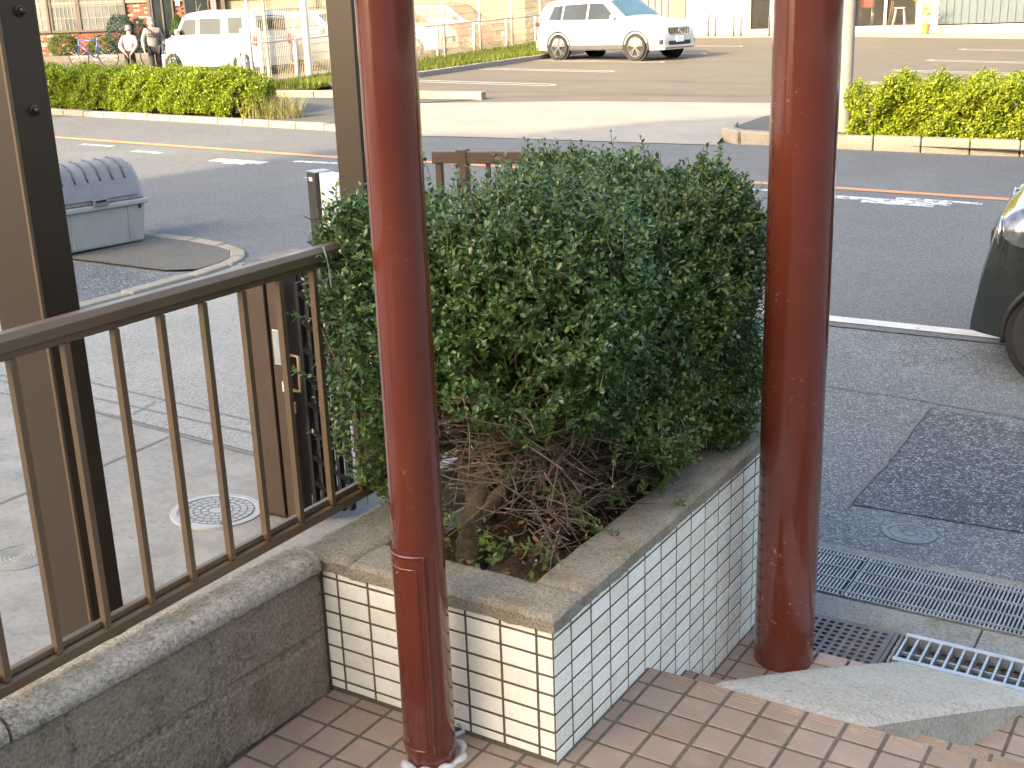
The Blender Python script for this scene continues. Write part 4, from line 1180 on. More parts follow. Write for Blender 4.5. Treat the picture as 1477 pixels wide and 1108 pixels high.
def stems_np(P0, P1, r0, r1, bend=None, n=4, seg=3):
    """many thin tapered curved tubes as arrays"""
    m_ = len(P0)
    ts = np.linspace(0, 1, seg + 1)
    d = P1 - P0
    if bend is None: bend = np.zeros_like(P0)
    C = P0[:, None] + d[:, None] * ts[None, :, None] + bend[:, None] * (np.sin(np.pi * ts))[None, :, None]
    dn = norm(d)
    ref = np.where(np.abs(dn[:, 2:3]) < 0.9, np.array([[0, 0, 1.0]]), np.array([[1.0, 0, 0]]))
    u = norm(np.cross(dn, ref)); v = np.cross(dn, u)
    an = np.arange(n) * 2 * np.pi / n
    ring = u[:, None, :] * np.cos(an)[None, :, None] + v[:, None, :] * np.sin(an)[None, :, None]
    rr = (np.asarray(r0)[:, None] * (1 - ts) + np.asarray(r1)[:, None] * ts)
    V = C[:, :, None, :] + ring[:, None, :, :] * rr[:, :, None, None]
    k = (seg + 1) * n
    f = []
    for s_ in range(seg):
        for j in range(n):
            j2 = (j + 1) % n
            f.append((s_ * n + j, s_ * n + j2, (s_ + 1) * n + j2, (s_ + 1) * n + j))
    F = (np.arange(m_)[:, None, None] * k + np.array(f)[None]).reshape(-1, 4)
    return V.reshape(-1, 3), F

# ================================================================== the clipped shrub in the planter
rng = np.random.default_rng(11)
shrub = empty('box_shrub', (-0.43, 0.36, 0.29), 0, 'dense dark green clipped shrub growing out of the white tiled planter', 'shrub')
SB = np.array([-0.43, 0.36, 0.29])
CEN = np.array([-0.445, 0.845, 0.815]); HALF = np.array([0.445, 0.665, 0.437])
def lump(p):
    return 0.030 * np.sin(p[:, 0] * 9 + p[:, 1] * 5 + 1) + 0.028 * np.sin(p[:, 1] * 8 - p[:, 2] * 7) + 0.022 * np.sin(p[:, 2] * 13 + p[:, 0] * 11 + 2) + 0.018 * np.sin(p[:, 0] * 23) * np.sin(p[:, 1] * 19 + 1)
def shell(n, depth):
    q = rng.uniform(-1, 1, (n * 3, 3))
    q = q / np.max(np.abs(q), axis=1, keepdims=True)                    # cube surface
    area = np.stack([HALF[1] * HALF[2] + 0 * q[:, 0], HALF[0] * HALF[2] + 0 * q[:, 0], HALF[0] * HALF[1] + 0 * q[:, 0]], 1)
    ax = np.argmax(np.abs(q), 1)
    keep = rng.random(len(q)) < area[np.arange(len(q)), ax] / area.max()
    q = q[keep][:n]
    e = 5.0
    s_ = (np.abs(q) ** e).sum(1) ** (-1 / e)
    nrm = norm(np.sign(q) * np.abs(q * s_[:, None]) ** (e - 1) / HALF)
    p = CEN + q * s_[:, None] * HALF
    p = p + nrm * (lump(p) - np.abs(rng.normal(0, depth, len(p))))[:, None]
    return p, nrm
def zlow(p):
    x, y = p[:, 0], p[:, 1]
    z = 0.755 - 0.18 * np.clip((y - 0.2) / 0.6, 0, 1)
    t = np.clip((y - 0.56 - 0.45 * (-0.04 - x)) / 0.26, 0, 1); z = z * (1 - t) + 0.40 * t         # right rear: leaves reach the rim
    t = np.clip((-0.60 - x) / 0.08, 0, 1); z = z * (1 - t) + 0.43 * t        # left side: leaves hang over the railing
    return z + 0.035 * np.sin(x * 17 + y * 11) + 0.02 * np.sin(x * 41)
def keepf(p, n):
    k = p[:, 2] > zlow(p)
    # thinner low down, and a few holes
    hole = (np.sin(p[:, 0] * 12 + 4) + np.sin(p[:, 1] * 11 + p[:, 2] * 6) + np.sin(p[:, 2] * 15 + 1)) > 2.1
    k &= ~(hole & (rng.random(len(p)) < 0.8))
    # the side away from the camera needs fewer
    back = (n[:, 1] > 0.7) | (n[:, 0] < -0.7)
    k &= ~(back & (rng.random(len(p)) < 0.5))
    # left lower flank is looser
    k &= ~((p[:, 0] < -0.66) & (p[:, 2] < 0.75) & (rng.random(len(p)) < 0.62))
    k &= ~((p[:, 1] > 0.8) & (p[:, 2] < 0.6) & (rng.random(len(p)) < 0.3))
    return k
pts, nrm = shell(15500, 0.055)
k = keepf(pts, nrm); pts, nrm = pts[k], nrm[k]
axis = norm(nrm * 0.8 + np.array([0, 0, 0.55]) + rng.normal(0, 0.45, nrm.shape))
low = (pts[:, 2] < 0.70 + 0.05 * np.sin(pts[:, 1] * 20)) & (rng.random(len(pts)) < 0.7)
base = pts - axis * 0.05
for nm_, sel, mt in (('foliage', ~low, m['leaf']), ('low_foliage', low, m['leaflow'])):
    P, D, U, S, tip = sprigs(rng, base[sel], axis[sel], 11, 0.066, 0.0208)
    V, F = leaves(P, D, U, S)
    obj_np(nm_, V - SB, F, mt, shrub, 'stuff')
    V, F = stems_np(base[sel] - axis[sel] * 0.04, tip, np.full(sel.sum(), 0.0016), np.full(sel.sum(), 0.0008), n=3, seg=2)
    obj_np('shoots', V - SB, F, m['twiggreen'], shrub, 'stuff')
# tall new shoots on top and stray ones at the sides
n = 70
q = np.stack([rng.uniform(-0.80, -0.08, n), rng.uniform(0.25, 1.45, n), np.full(n, 1.225)], 1)
q2 = np.stack([np.full(26, -0.86), rng.uniform(0.2, 0.8, 26), rng.uniform(0.45, 1.1, 26)], 1)
q3 = np.stack([np.full(16, -0.02), rng.uniform(0.9, 1.5, 16), rng.uniform(0.45, 1.1, 16)], 1)
B = np.concatenate([q, q2, q3])
AX = np.concatenate([norm(np.array([[0, 0, 1.0]]) + rng.normal(0, .25, (n, 3))), norm(np.array([[-0.8, -0.3, 0.5]]) + rng.normal(0, .3, (26, 3))), norm(np.array([[0.9, 0.1, 0.4]]) + rng.normal(0, .3, (16, 3)))])
P, D, U, S, tip = sprigs(rng, B, AX, 11, 0.085, 0.0215)
V, F = leaves(P, D, U, S); obj_np('new_shoots', V - SB, F, m['leaf'], shrub, 'stuff')
V, F = stems_np(B - AX * 0.08, tip, np.full(len(B), 0.0016), np.full(len(B), 0.0009), n=4, seg=2); obj_np('shoots', V - SB, F, m['twiggreen'], shrub, 'stuff')
# the darker leaves further in
H0 = HALF.copy(); HALF = H0 * np.array([0.74, 0.80, 0.74])
pin, nin = shell(3600, 0.05); HALF = H0
kk = (pin[:, 2] > zlow(pin) + 0.06) & (pin[:, 2] > 0.62); pin, nin = pin[kk], nin[kk]
P, D, U, S, tip = sprigs(rng, pin, norm(nin + rng.normal(0, .5, nin.shape)), 9, 0.08, 0.024)
V, F = leaves(P, D, U, S); obj_np('inner_foliage', V - SB, F, m['leaf'], shrub, 'stuff')
# a few sprouts low in the cavity and round the trunk
spots = np.array([[-0.40, 0.30, 0.33], [-0.32, 0.24, 0.34], [-0.30, 0.46, 0.55], [-0.24, 0.40, 0.50], [-0.22, 0.30, 0.36], [-0.16, 0.62, 0.42], [-0.14, 0.70, 0.40], [-0.20, 0.52, 0.40], [-0.13, 0.50, 0.38], [-0.50, 0.28, 0.40], [-0.36, 0.33, 0.60], [-0.09, 0.78, 0.42], [-0.27, 0.56, 0.48]])
B = np.repeat(spots, 6, 0) + rng.normal(0, 0.025, (len(spots) * 6, 3))
AX = norm(rng.normal(0, 0.6, B.shape) + np.array([0.1, -0.4, 0.6]))
P, D, U, S, tip = sprigs(rng, B, AX, 9, 0.065, 0.022)
V, F = leaves(P, D, U, S); obj_np('sprouts', V - SB, F, m['leaflow'], shrub, 'stuff')
# dead leaves caught in the twigs
B = np.stack([rng.uniform(-0.5, -0.1, 90), rng.uniform(0.2, 0.9, 90), rng.uniform(0.33, 0.62, 90)], 1)
V, F = leaves(B, rng.normal(0, 1, B.shape), rng.normal(0, 1, B.shape), rng.uniform(0.015, 0.025, 90)); obj_np('dead_leaves', V - SB, F, m['deadleaf'], shrub, 'stuff')
# litter on the soil
B = np.stack([rng.uniform(-0.58, -0.14, 420), rng.uniform(0.15, 1.2, 420), np.full(420, 0.312)], 1)
V, F = leaves(B, rng.normal(0, 1, B.shape) * np.array([1, 1, .2]), rng.normal(0, .3, B.shape) + np.array([0, 0, 1]), rng.uniform(0.012, 0.028, 420)); obj_np('leaf_litter', V - SB, F, m['deadleaf'], shrub, 'stuff')
# trunk and limbs
def limb(name, pts, rad, parent=shrub, n=12):
    pts = [Vector(p) for p in pts]
    # resample with a smooth spline
    out = []; rr = []
    for i in range(len(pts) - 1):
        p0 = pts[max(0, i - 1)]; p1 = pts[i]; p2 = pts[i + 1]; p3 = pts[min(len(pts) - 1, i + 2)]
        for s_ in range(6):
            t = s_ / 6
            out.append(0.5 * ((2 * p1) + (-p0 + p2) * t + (2 * p0 - 5 * p1 + 4 * p2 - p3) * t * t + (-p0 + 3 * p1 - 3 * p2 + p3) * t ** 3))
            rr.append(rad[i] * (1 - t) + rad[i + 1] * t)
    out.append(pts[-1]); rr.append(rad[-1])
    rr = [r * random.uniform(0.9, 1.12) for r in rr]
    MB().tube([p - Vector(SB) for p in out], rr, n).build(name, m['bark'], parent, smooth=True)
limb('trunk', [(-0.455, 0.335, 0.26), (-0.450, 0.335, 0.36), (-0.430, 0.345, 0.46), (-0.42, 0.40, 0.56), (-0.44, 0.50, 0.72), (-0.45, 0.62, 0.95)], [0.046, 0.038, 0.034, 0.028, 0.022, 0.012])
limb('limb', [(-0.43, 0.345, 0.42), (-0.36, 0.36, 0.50), (-0.30, 0.42, 0.62), (-0.25, 0.50, 0.80), (-0.2, 0.6, 1.0)], [0.022, 0.019, 0.016, 0.012, 0.008])
limb('limb', [(-0.44, 0.35, 0.45), (-0.50, 0.40, 0.56), (-0.58, 0.48, 0.70), (-0.65, 0.6, 0.9)], [0.026, 0.022, 0.018, 0.01])
limb('limb', [(-0.30, 0.55, 0.27), (-0.29, 0.60, 0.42), (-0.26, 0.72, 0.60), (-0.22, 0.85, 0.85)], [0.020, 0.017, 0.014, 0.010])
limb('limb', [(-0.28, 0.36, 0.30), (-0.24, 0.45, 0.40), (-0.17, 0.58, 0.44), (-0.12, 0.72, 0.47)], [0.012, 0.011, 0.010, 0.007])
limb('limb', [(-0.40, 1.05, 0.27), (-0.40, 1.06, 0.5), (-0.42, 1.1, 0.75), (-0.45, 1.1, 1.0)], [0.036, 0.03, 0.022, 0.012])
# the tangle of bare twigs
n = 1900
src = np.stack([rng.uniform(-0.52, -0.14, n), rng.uniform(0.22, 1.0, n), rng.uniform(0.36, 0.80, n)], 1)
dr = norm(rng.normal(0, 1, (n, 3)) * np.array([1.0, 0.8, 0.40]) + np.array([0.30, -0.15, 0.05]))
Ln = rng.uniform(0.06, 0.26, n)
end = src + dr * Ln[:, None]
okk = (end[:, 0] < -0.03) & (end[:, 1] > 0.06) & (end[:, 2] > 0.31)
front = (np.minimum(src[:, 1], end[:, 1]) < 0.40) & (np.minimum(src[:, 0], end[:, 0]) < -0.28) & (np.minimum(src[:, 2], end[:, 2]) < 0.56)
okk &= ~(front & (rng.random(n) < 0.62))
okk &= ~((src[:, 2] < 0.44) & (rng.random(n) < 0.35))
src, end, dr, Ln = src[okk], end[okk], dr[okk], Ln[okk]
rb = rng.uniform(0.0010, 0.0030, len(src)) * (rng.random(len(src)) ** 0.8 + 0.3)
V, F = stems_np(src, end, rb, rb * 0.5, rng.normal(0, 0.010, src.shape), 5, 4); obj_np('bare_twigs', V - SB, F, m['twig'], shrub, 'stuff')
# radiating inner branches that carry the crown
n = 420
src = np.stack([rng.uniform(-0.55, -0.2, n), rng.uniform(0.35, 1.1, n), rng.uniform(0.5, 0.85, n)], 1)
tgt, _ = shell(1200, 0.05); tgt = tgt[tgt[:, 2] > 0.55][:n]; src = src[:len(tgt)]
V, F = stems_np(src, tgt, np.full(len(src), 0.0055), np.full(len(src), 0.002), rng.normal(0, 0.04, src.shape), 5, 4); obj_np('branches', V - SB, F, m['twig'], shrub, 'stuff')
# pale cut ends of clipped twigs
n = 30
cc = np.stack([rng.uniform(-0.45, -0.06, n), rng.uniform(0.15, 0.85, n), rng.uniform(0.34, 0.60, n)], 1)
mb = MB()
for c in cc: mb.ball(c - SB, random.uniform(0.002, 0.0036), 6, 4)
mb.build('cut_ends', m['cut'], shrub, smooth=True)['kind'] = 'stuff'

# ================================================================== hedges
def hedge(name, label, l0, l1, a0, a1, h, mat, n, ls, dz=0.0, seed=1, group=None, wild=0.0, roundness=6.0, slant=0.0):
    rg = np.random.default_rng(seed)
    c = G((l0 + l1) / 2, (a0 + a1) / 2, dz)
    root = empty(name, c, 0, label, 'hedge', group)
    hl, ha = (l1 - l0) / 2, (a1 - a0) / 2
    q = rg.uniform(-1, 1, (n * 4, 3)); q /= np.abs(q).max(1, keepdims=True)
    area = np.stack([np.full(len(q), ha * h / 2), np.full(len(q), hl * h / 2), np.full(len(q), hl * ha)], 1)
    ax = np.argmax(np.abs(q), 1)
    keep = rg.random(len(q)) < area[np.arange(len(q)), ax] / area.max()
    keep &= ~((ax == 2) & (q[:, 2] < 0))
    q = q[keep][:n]
    HF = np.array([hl, ha, h / 2])
    e = roundness
    s_ = (np.abs(q) ** e).sum(1) ** (-1 / e)
    nr = norm(np.sign(q) * np.abs(q * s_[:, None]) ** (e - 1) / HF)
    p = q * s_[:, None] * HF
    lm = 0.05 * np.sin(p[:, 0] * 5 + 1) * np.sin(p[:, 1] * 7 + p[:, 2] * 6) + 0.03 * np.sin(p[:, 0] * 13 + p[:, 2] * 11) + 0.03 * np.sin(p[:, 1] * 17 + p[:, 0] * 3)
    p = p + nr * (lm * (1 + wild) - np.abs(rg.normal(0, 0.075, len(p))))[:, None]
    p[:, 2] = np.maximum(p[:, 2] + h / 2, 0.01)
    LVn, AVn = np.array(LV), np.array(AV)
    P = p[:, 0:1] * LVn + p[:, 1:2] * AVn + p[:, 2:3] * np.array([0, 0, 1.0])
    P += (slant * p[:, 0:1]) * AVn
    P[:, 2] += 0.01 * p[:, 0] + 0.02 * (p[:, 1] + slant * p[:, 0])
    N = nr[:, 0:1] * LVn + nr[:, 1:2] * AVn + nr[:, 2:3] * np.array([0, 0, 1.0])
    axis = norm(N * 0.7 + np.array([0, 0, 0.6]) + rg.normal(0, 0.45, N.shape))
    pp, D, U, S, tip = sprigs(rg, P - axis * ls, axis, 7, ls * 2.2, ls)
    V, F = leaves(pp, D, U, S, LEAF4, LEAF4_F)
    obj_np('foliage', V, F, mat, root, 'stuff')
    # woody core
    nn = max(30, int(hl * 2 * 14))
    s0 = np.stack([rg.uniform(-hl * .9, hl * .9, nn), rg.uniform(-ha * .6, ha * .6, nn), np.zeros(nn)], 1)
    s1 = s0 + rg.normal(0, 0.1, s0.shape); s1[:, 2] = h * rg.uniform(0.5, 0.9, nn)
    tow = lambda s: s[:, 0:1] * LVn + s[:, 1:2] * AVn + slant * s[:, 0:1] * AVn + (s[:, 2:3] + 0.01 * s[:, 0:1] + 0.02 * (s[:, 1:2] + slant * s[:, 0:1])) * np.array([0, 0, 1.0])
    V, F = stems_np(tow(s0), tow(s1), np.full(nn, 0.012), np.full(nn, 0.006), None, 5, 2)
    obj_np('stems', V, F, m['bark'], root, 'stuff')
    return root
HG = 'clipped roadside hedges'
hedge('hedge', 'long bright green box hedge along the far kerb in front of the white van', 12.5, 21.0, 9.95, 10.95, 0.72, m['hedge'], 21000, 0.050, 0.03, 2, HG, slant=0.13)
hedge('hedge', 'yellow green hedge on the far kerb beside the utility pole', -5.0, 2.75, 9.25, 10.5, 0.74, m['hedgeR'], 24000, 0.050, 0.05, 3, HG, 0.6)
hedge('hedge', 'small green hedge behind the grey refuse bin', 8.8, 12.5, 0.75, 1.30, 0.66, m['hedge'], 2200, 0.04, 0.03, 5, HG)
# dry weeds at the end of the long hedge
def wp(u, v):
    r = 0.55 * math.sqrt(u); t = 6.283 * v
    return tuple(G(12.35 + r * math.cos(t) * 1.1, 9.75 + r * math.sin(t) * 0.6, 0.02))
o = blades('dry_weeds', wp, 420, 0.42, 0.012, m['weed'], 1.4, seed=9)
tag(o, 'dry straw coloured weeds at the end of the long hedge', 'weeds', kind='stuff')
# ================================================================== vehicles
def interp(pts, x):
    return float(np.interp(x, [p[0] for p in pts], [p[1] for p in pts]))
def car(name, loc, rz, sp, label, cat='car', group=None):
    """x forward, y left; sp: L W top[(x,z)] belt zb wheels(xf,xr,R) glass ..."""
    root = empty(name, loc, rz, label, cat, group)
    L, W, top, belt, zb = sp['L'], sp['W'], sp['top'], sp['belt'], sp['zb']
    H = max(z for _, z in top)
    tp = sp.get('taper', 0.16); x0 = sp.get('x0', L / 2 * 0.72); pk = sp.get('plan', 0.16); rad = sp.get('rad', 0.07)
    def wplan(x):
        t = max(0, (abs(x) - x0) / (L / 2 - x0))
        return W / 2 * (1 - pk * t ** 2.6)
    def hw(x, z):
        w_ = wplan(x)
        if z <= belt:
            u = (z - zb) / (belt - zb)
            return w_ * (1 - 0.05 * (1 - u) ** 2 - 0.02 * u * u)
        return w_ * 0.98 * (1 - tp * (z - belt) / max(0.01, H - belt))
    xs = sorted(set([round(x, 4) for x in np.linspace(-L / 2, L / 2, 64)] + [p[0] for p in top]))
    ns, na, nt_ = 9, 5, 5
    rings = []
    for x in xs:
        z1 = interp(top, x); r = min(rad, (z1 - zb) * 0.3)
        ring = []
        for i in range(ns + 1):
            z = zb + (z1 - r - zb) * i / ns; ring.append((hw(x, z), z))
        yb_ = hw(x, z1 - r)
        for i in range(1, na + 1):
            t = math.pi / 2 * i / na; ring.append((yb_ - r * (1 - math.cos(t)), z1 - r + r * math.sin(t)))
        ye = ring[-1][0]
        for i in range(1, nt_ + 1):
            t = i / nt_; ring.append((ye * (1 - t), z1 + 0.03 * (1 - (1 - t) ** 2)))
        rings.append([(x, y, z) for y, z in ring] + [(x, -y, z) for y, z in ring[-2::-1]])
    k = len(rings[0]); mb = MB()
    mb.add([p for r in rings for p in r], [(i * k + j, i * k + j + 1, (i + 1) * k + j + 1, (i + 1) * k + j) for i in range(len(xs) - 1) for j in range(k - 1)]
           + [tuple(range(k)), tuple((len(xs) - 1) * k + j for j in range(k - 1, -1, -1))] + [(i * k, (i + 1) * k, (i + 1) * k + k - 1, i * k + k - 1) for i in range(len(xs) - 1)])
    mb.build('body', sp['paint'], root, smooth=True, angle=38)
    # side glass: quads in (x, z)
    for q in sp['side']:
        mat = q[4] if len(q) > 4 else m['carglass']
        for sg in (1, -1):
            def fn(u, v, q=q, sg=sg):
                x = (q[0][0] * (1 - u) + q[1][0] * u) * (1 - v) + (q[3][0] * (1 - u) + q[2][0] * u) * v
                z = (q[0][1] * (1 - u) + q[1][1] * u) * (1 - v) + (q[3][1] * (1 - u) + q[2][1] * u) * v
                return (x, sg * (hw(x, z) + 0.006), z)
            MB().grid(fn, 8, 6).build('side_window', mat, root, smooth=True)
    def topglass(nm, xa, xb, f, mat):
        def fn(u, v):
            x = xa + (xb - xa) * v; z = interp(top, x)
            y = (hw(x, z - rad) - rad * 0.55) * f * (2 * u - 1)
            t = 1 - abs(2 * u - 1)
            return (x, y, z + 0.008 + 0.03 * (1 - (1 - min(1, t)) ** 2))
        MB().grid(fn, 10, 6).build(nm, mat, root, smooth=True)
    topglass('windscreen', *sp['screen'], 0.97, sp.get('screenmat', m['carglass']))
    if 'rear' in sp: topglass('rear_window', *sp['rear'], 0.95, m['carglass'])
    # wheels
    xf, xr, RW = sp['wheels']
    tw = sp.get('tyre_w', 0.2)
    for x in (xf, xr):
        for sg in (1, -1):
            yo = hw(x, RW)
            MB().lathe([(RW * 1.13, 0.0), (RW * 1.13, 0.004), (0.0, 0.004)], 40, axis='y', c=(x, sg * (yo + 0.001) if sg > 0 else sg * (yo + 0.005), RW * 1.0)).build('wheel_arch', m['blackplastic'], root)
            lip = [(x + RW * 1.17 * math.cos(t), sg * (hw(x, RW) + 0.006), RW + RW * 1.17 * math.sin(t)) for t in np.linspace(-0.35, math.pi + 0.35, 30)]
            lip = [(p[0], sg * (hw(p[0], max(zb, p[2])) + 0.006), p[2]) for p in lip if p[2] >= zb * 0.9]
            MB().tube(lip, RW * 0.07, 6).build('arch_trim', sp.get('archmat', sp['paint']), root, smooth=True)
            wh = bpy.data.objects.new('wheel', None); wh.empty_display_size = .1; link(wh, root); wh.location = (x, sg * (yo - tw / 2 + 0.05), RW)
            Rr = RW * sp.get('rimf', 0.70)
            o1 = tw / 2
            MB().lathe([(Rr, -o1), (RW * 0.95, -o1), (RW, -o1 * 0.7), (RW, o1 * 0.7), (RW * 0.95, o1), (Rr * 1.02, o1), (Rr, o1 * 0.8)], 40, axis='y', caps=False).build('tyre', m['rubber'], wh, smooth=True, angle=50)
            face = sg * o1 * 0.78
            mbr = MB().lathe([(Rr * 1.0, 0.0), (Rr * 0.93, 0.0), (Rr * 0.90, -0.02 * sg)], 32, axis='y', c=(0, face + 0.004 * sg, 0), caps=False)
            ns_ = sp.get('spokes', 5)
            for j in range(ns_):
                an = 2 * math.pi * j / ns_ + 0.3
                for dd in ((-0.16, 0.16) if sp.get('twin') else (0,)):
                    a2 = an + dd
                    c1, c2 = Vector((math.cos(an + dd * .4) * Rr * 0.15, 0, math.sin(an + dd * .4) * Rr * 0.15)), Vector((math.cos(a2) * Rr * 0.94, 0, math.sin(a2) * Rr * 0.94))
                    mbr.tube([c1 + Vector((0, face, 0)), c2 + Vector((0, face, 0))], Rr * (0.07 if sp.get('twin') else 0.11), 6)
            mbr.lathe([(0.0, 0.012 * sg), (Rr * 0.16, 0.010 * sg), (Rr * 0.2, -0.01 * sg)], 20, axis='y', c=(0, face, 0), caps=False)
            mbr.build('rim', sp.get('rimmat', m['rim']), wh, smooth=True, angle=40)
            MB().lathe([(0.0, face - 0.03 * sg), (Rr, face - 0.03 * sg)], 24, axis='y').build('brake', m['rimdark'], wh)
    # mirrors, handles, seams
    mx, mz = sp['mirror']
    for sg in (1, -1):
        y = sg * (hw(mx, mz) + 0.10)
        MB().ball((mx, y, mz), (0.06, 0.10, 0.075), 14, 10).build('mirror', sp['paint'], root, smooth=True)
        for (x, z) in sp.get('handles', []):
            MB().obox((x, sg * (hw(x, z) + 0.014), z), (0.17, 0.022, 0.026)).build('door_handle', sp['paint'], root, bevel=0.006)
        for x in sp.get('seams', []):
            MB().tube([(x, sg * (hw(x, z) + 0.001), z) for z in np.linspace(zb + 0.12, belt, 6)], 0.007, 4).build('door_seam', m['trim'], root)
    for b in sp.get('boxes', []):       # name, centre, size, mat, bevel, yaw
        nm, c, s_, mat, bv, yw = b
        ys_ = (1, -1) if abs(c[1]) > 0.01 else (1,)
        for sg in ys_:
            MB().obox((c[0], c[1] * sg, c[2]), s_, rz=yw * sg).build(nm, mat, root, bevel=bv, seg=3)
    for sg in (1, -1):
        if 'sill' in sp:
            a_, b_, z0, z1 = sp['sill']
            MB().box(a_, b_, sg * (W / 2 - 0.06) if sg > 0 else -W / 2 - 0.008, W / 2 + 0.008 if sg > 0 else -(W / 2 - 0.06), z0, z1).build('sill', m['archtrim'], root, bevel=0.02)
    return root, hw
CG = 'cars parked across the road'
# white compact SUV, nose to the right, in the first bays
suv = dict(L=4.35, W=1.74, zb=0.26, belt=1.00, taper=0.20, plan=0.20, rad=0.085, paint=m['carwhite'],
    top=[(-2.175, 0.55), (-2.16, 0.80), (-2.10, 1.02), (-1.98, 1.28), (-1.80, 1.50), (-1.55, 1.565), (-0.6, 1.60), (0.1, 1.585), (0.35, 1.55), (1.02, 1.08), (1.15, 1.04), (1.75, 0.985), (2.02, 0.90), (2.11, 0.80), (2.16, 0.62), (2.175, 0.40)],
    wheels=(1.36, -1.27, 0.345), tyre_w=0.23, twin=True, rimf=0.74, archmat=m['archtrim'],
    side=[((-1.62, 1.07), (-1.18, 1.06), (-1.16, 1.44), (-1.48, 1.42)), ((-1.12, 1.06), (-0.30, 1.05), (-0.30, 1.47), (-1.10, 1.45)), ((-0.24, 1.05), (0.72, 1.06), (0.22, 1.46), (-0.24, 1.47))],
    screen=(0.98, 0.40), screenmat=m['carglasslight'], rear=(-2.06, -1.84), mirror=(0.66, 1.10), handles=[(-0.95, 0.93), (0.0, 0.93)], seams=[-0.27, 0.78, -1.1],
    sill=(-0.85, 0.95, 0.27, 0.40),
    boxes=[('headlight', (1.93, 0.66, 0.76), (0.20, 0.26, 0.13), m['lampglass'], 0.03, -0.45), ('grille', (2.13, 0, 0.70), (0.06, 0.95, 0.22), m['blackplastic'], 0.03, 0), ('lower_intake', (2.15, 0, 0.42), (0.06, 1.0, 0.12), m['blackplastic'], 0.02, 0),
           ('side_intake', (2.06, 0.66, 0.46), (0.10, 0.24, 0.13), m['blackplastic'], 0.03, -0.4), ('tail_light', (-2.06, 0.74, 0.96), (0.20, 0.14, 0.12), m['taillight'], 0.02, 0.3), ('number_plate', (2.185, 0, 0.52), (0.02, 0.33, 0.16), m['plate'], 0.004, 0), ('rear_bumper', (-2.12, 0, 0.42), (0.14, 1.5, 0.24), m['trim'], 0.04, 0), ('front_splitter', (2.13, 0, 0.30), (0.10, 1.35, 0.05), m['trim'], 0.015, 0)])
cp = G(11.83, 24.75)
sv, _ = car('suv', (cp.x, cp.y, cp.z), ROAD_RZ + math.pi - math.atan(0.30), suv, 'white SUV with alloy wheels and a ribbed grille parked nose out by the grass strip', 'car', CG)
mbx_ = MB()
for k in range(13): mbx_.box(2.165, 2.172, -0.42 + 0.07 * k - 0.012, -0.42 + 0.07 * k + 0.012, 0.60, 0.80)
mbx_.build('grille_bars', m['chrome'], sv)
e_ = MB().lathe([(0.086, -0.008), (0.098, 0.0), (0.086, 0.008), (0.078, 0.0)], 28, axis='x', c=(2.182, 0, 0.70), closed=True)
for k in range(3):
    an = math.pi / 2 + 2 * math.pi * k / 3
    e_.add([(2.190, 0.012 * math.cos(an + 1.57), 0.70 + 0.012 * math.sin(an + 1.57)), (2.190, 0.012 * math.cos(an - 1.57), 0.70 + 0.012 * math.sin(an - 1.57)), (2.180, 0.088 * math.cos(an), 0.70 + 0.088 * math.sin(an))], [(0, 1, 2)])
e_.build('star_emblem', m['chrome'], sv, smooth=True)
# white boxy van, nose to the left
van = dict(L=3.40, W=1.475, zb=0.22, belt=1.04, taper=0.10, plan=0.12, rad=0.11, x0=1.45, paint=m['carwhite'],
    top=[(-1.70, 0.50), (-1.69, 1.0), (-1.66, 1.40), (-1.56, 1.58), (-1.3, 1.62), (0.2, 1.63), (0.62, 1.58), (0.78, 1.50), (1.06, 1.06), (1.14, 1.03), (1.5, 0.93), (1.62, 0.85), (1.68, 0.60), (1.70, 0.36)],
    wheels=(1.20, -1.22, 0.29), tyre_w=0.17, rimf=0.68, archmat=m['carwhite'],
    side=[((0.30, 1.04), (0.92, 1.04), (0.70, 1.42), (0.30, 1.44)), ((-0.56, 1.04), (0.16, 1.04), (0.16, 1.44), (-0.56, 1.44)), ((-1.30, 1.05), (-0.82, 1.05), (-0.82, 1.45), (-1.30, 1.45))],
    screen=(1.04, 0.80), screenmat=m['carglasslight'], rear=(-1.685, -1.64), mirror=(0.86, 1.12), handles=[(-0.42, 0.98), (0.36, 0.98)], seams=[0.22, -0.64, 1.0],
    boxes=[('headlight', (1.60, 0.52, 0.74), (0.14, 0.22, 0.17), m['lampglass'], 0.04, -0.3), ('tail_light', (-1.66, 0.66, 0.86), (0.12, 0.10, 0.26), m['taillight'], 0.02, 0), ('grille', (1.68, 0, 0.48), (0.05, 0.8, 0.12), m['blackplastic'], 0.02, 0), ('pillar_trim', (0.23, 0.70, 1.24), (0.10, 0.02, 0.40), m['trim'], 0.004, 0), ('pillar_trim', (-0.69, 0.695, 1.24), (0.22, 0.02, 0.40), m['cream'], 0.004, 0)])
cp = G(20.9, 19.45)
vn, _ = car('van', (cp.x, cp.y, cp.z), ROAD_RZ - R(4), van, 'small boxy white van parked behind the long hedge', 'van', CG)
MB().tube([(0.55, 0.3, 1.62), (0.40, 0.3, 1.82)], 0.006, 6).build('aerial', m['trim'], vn)
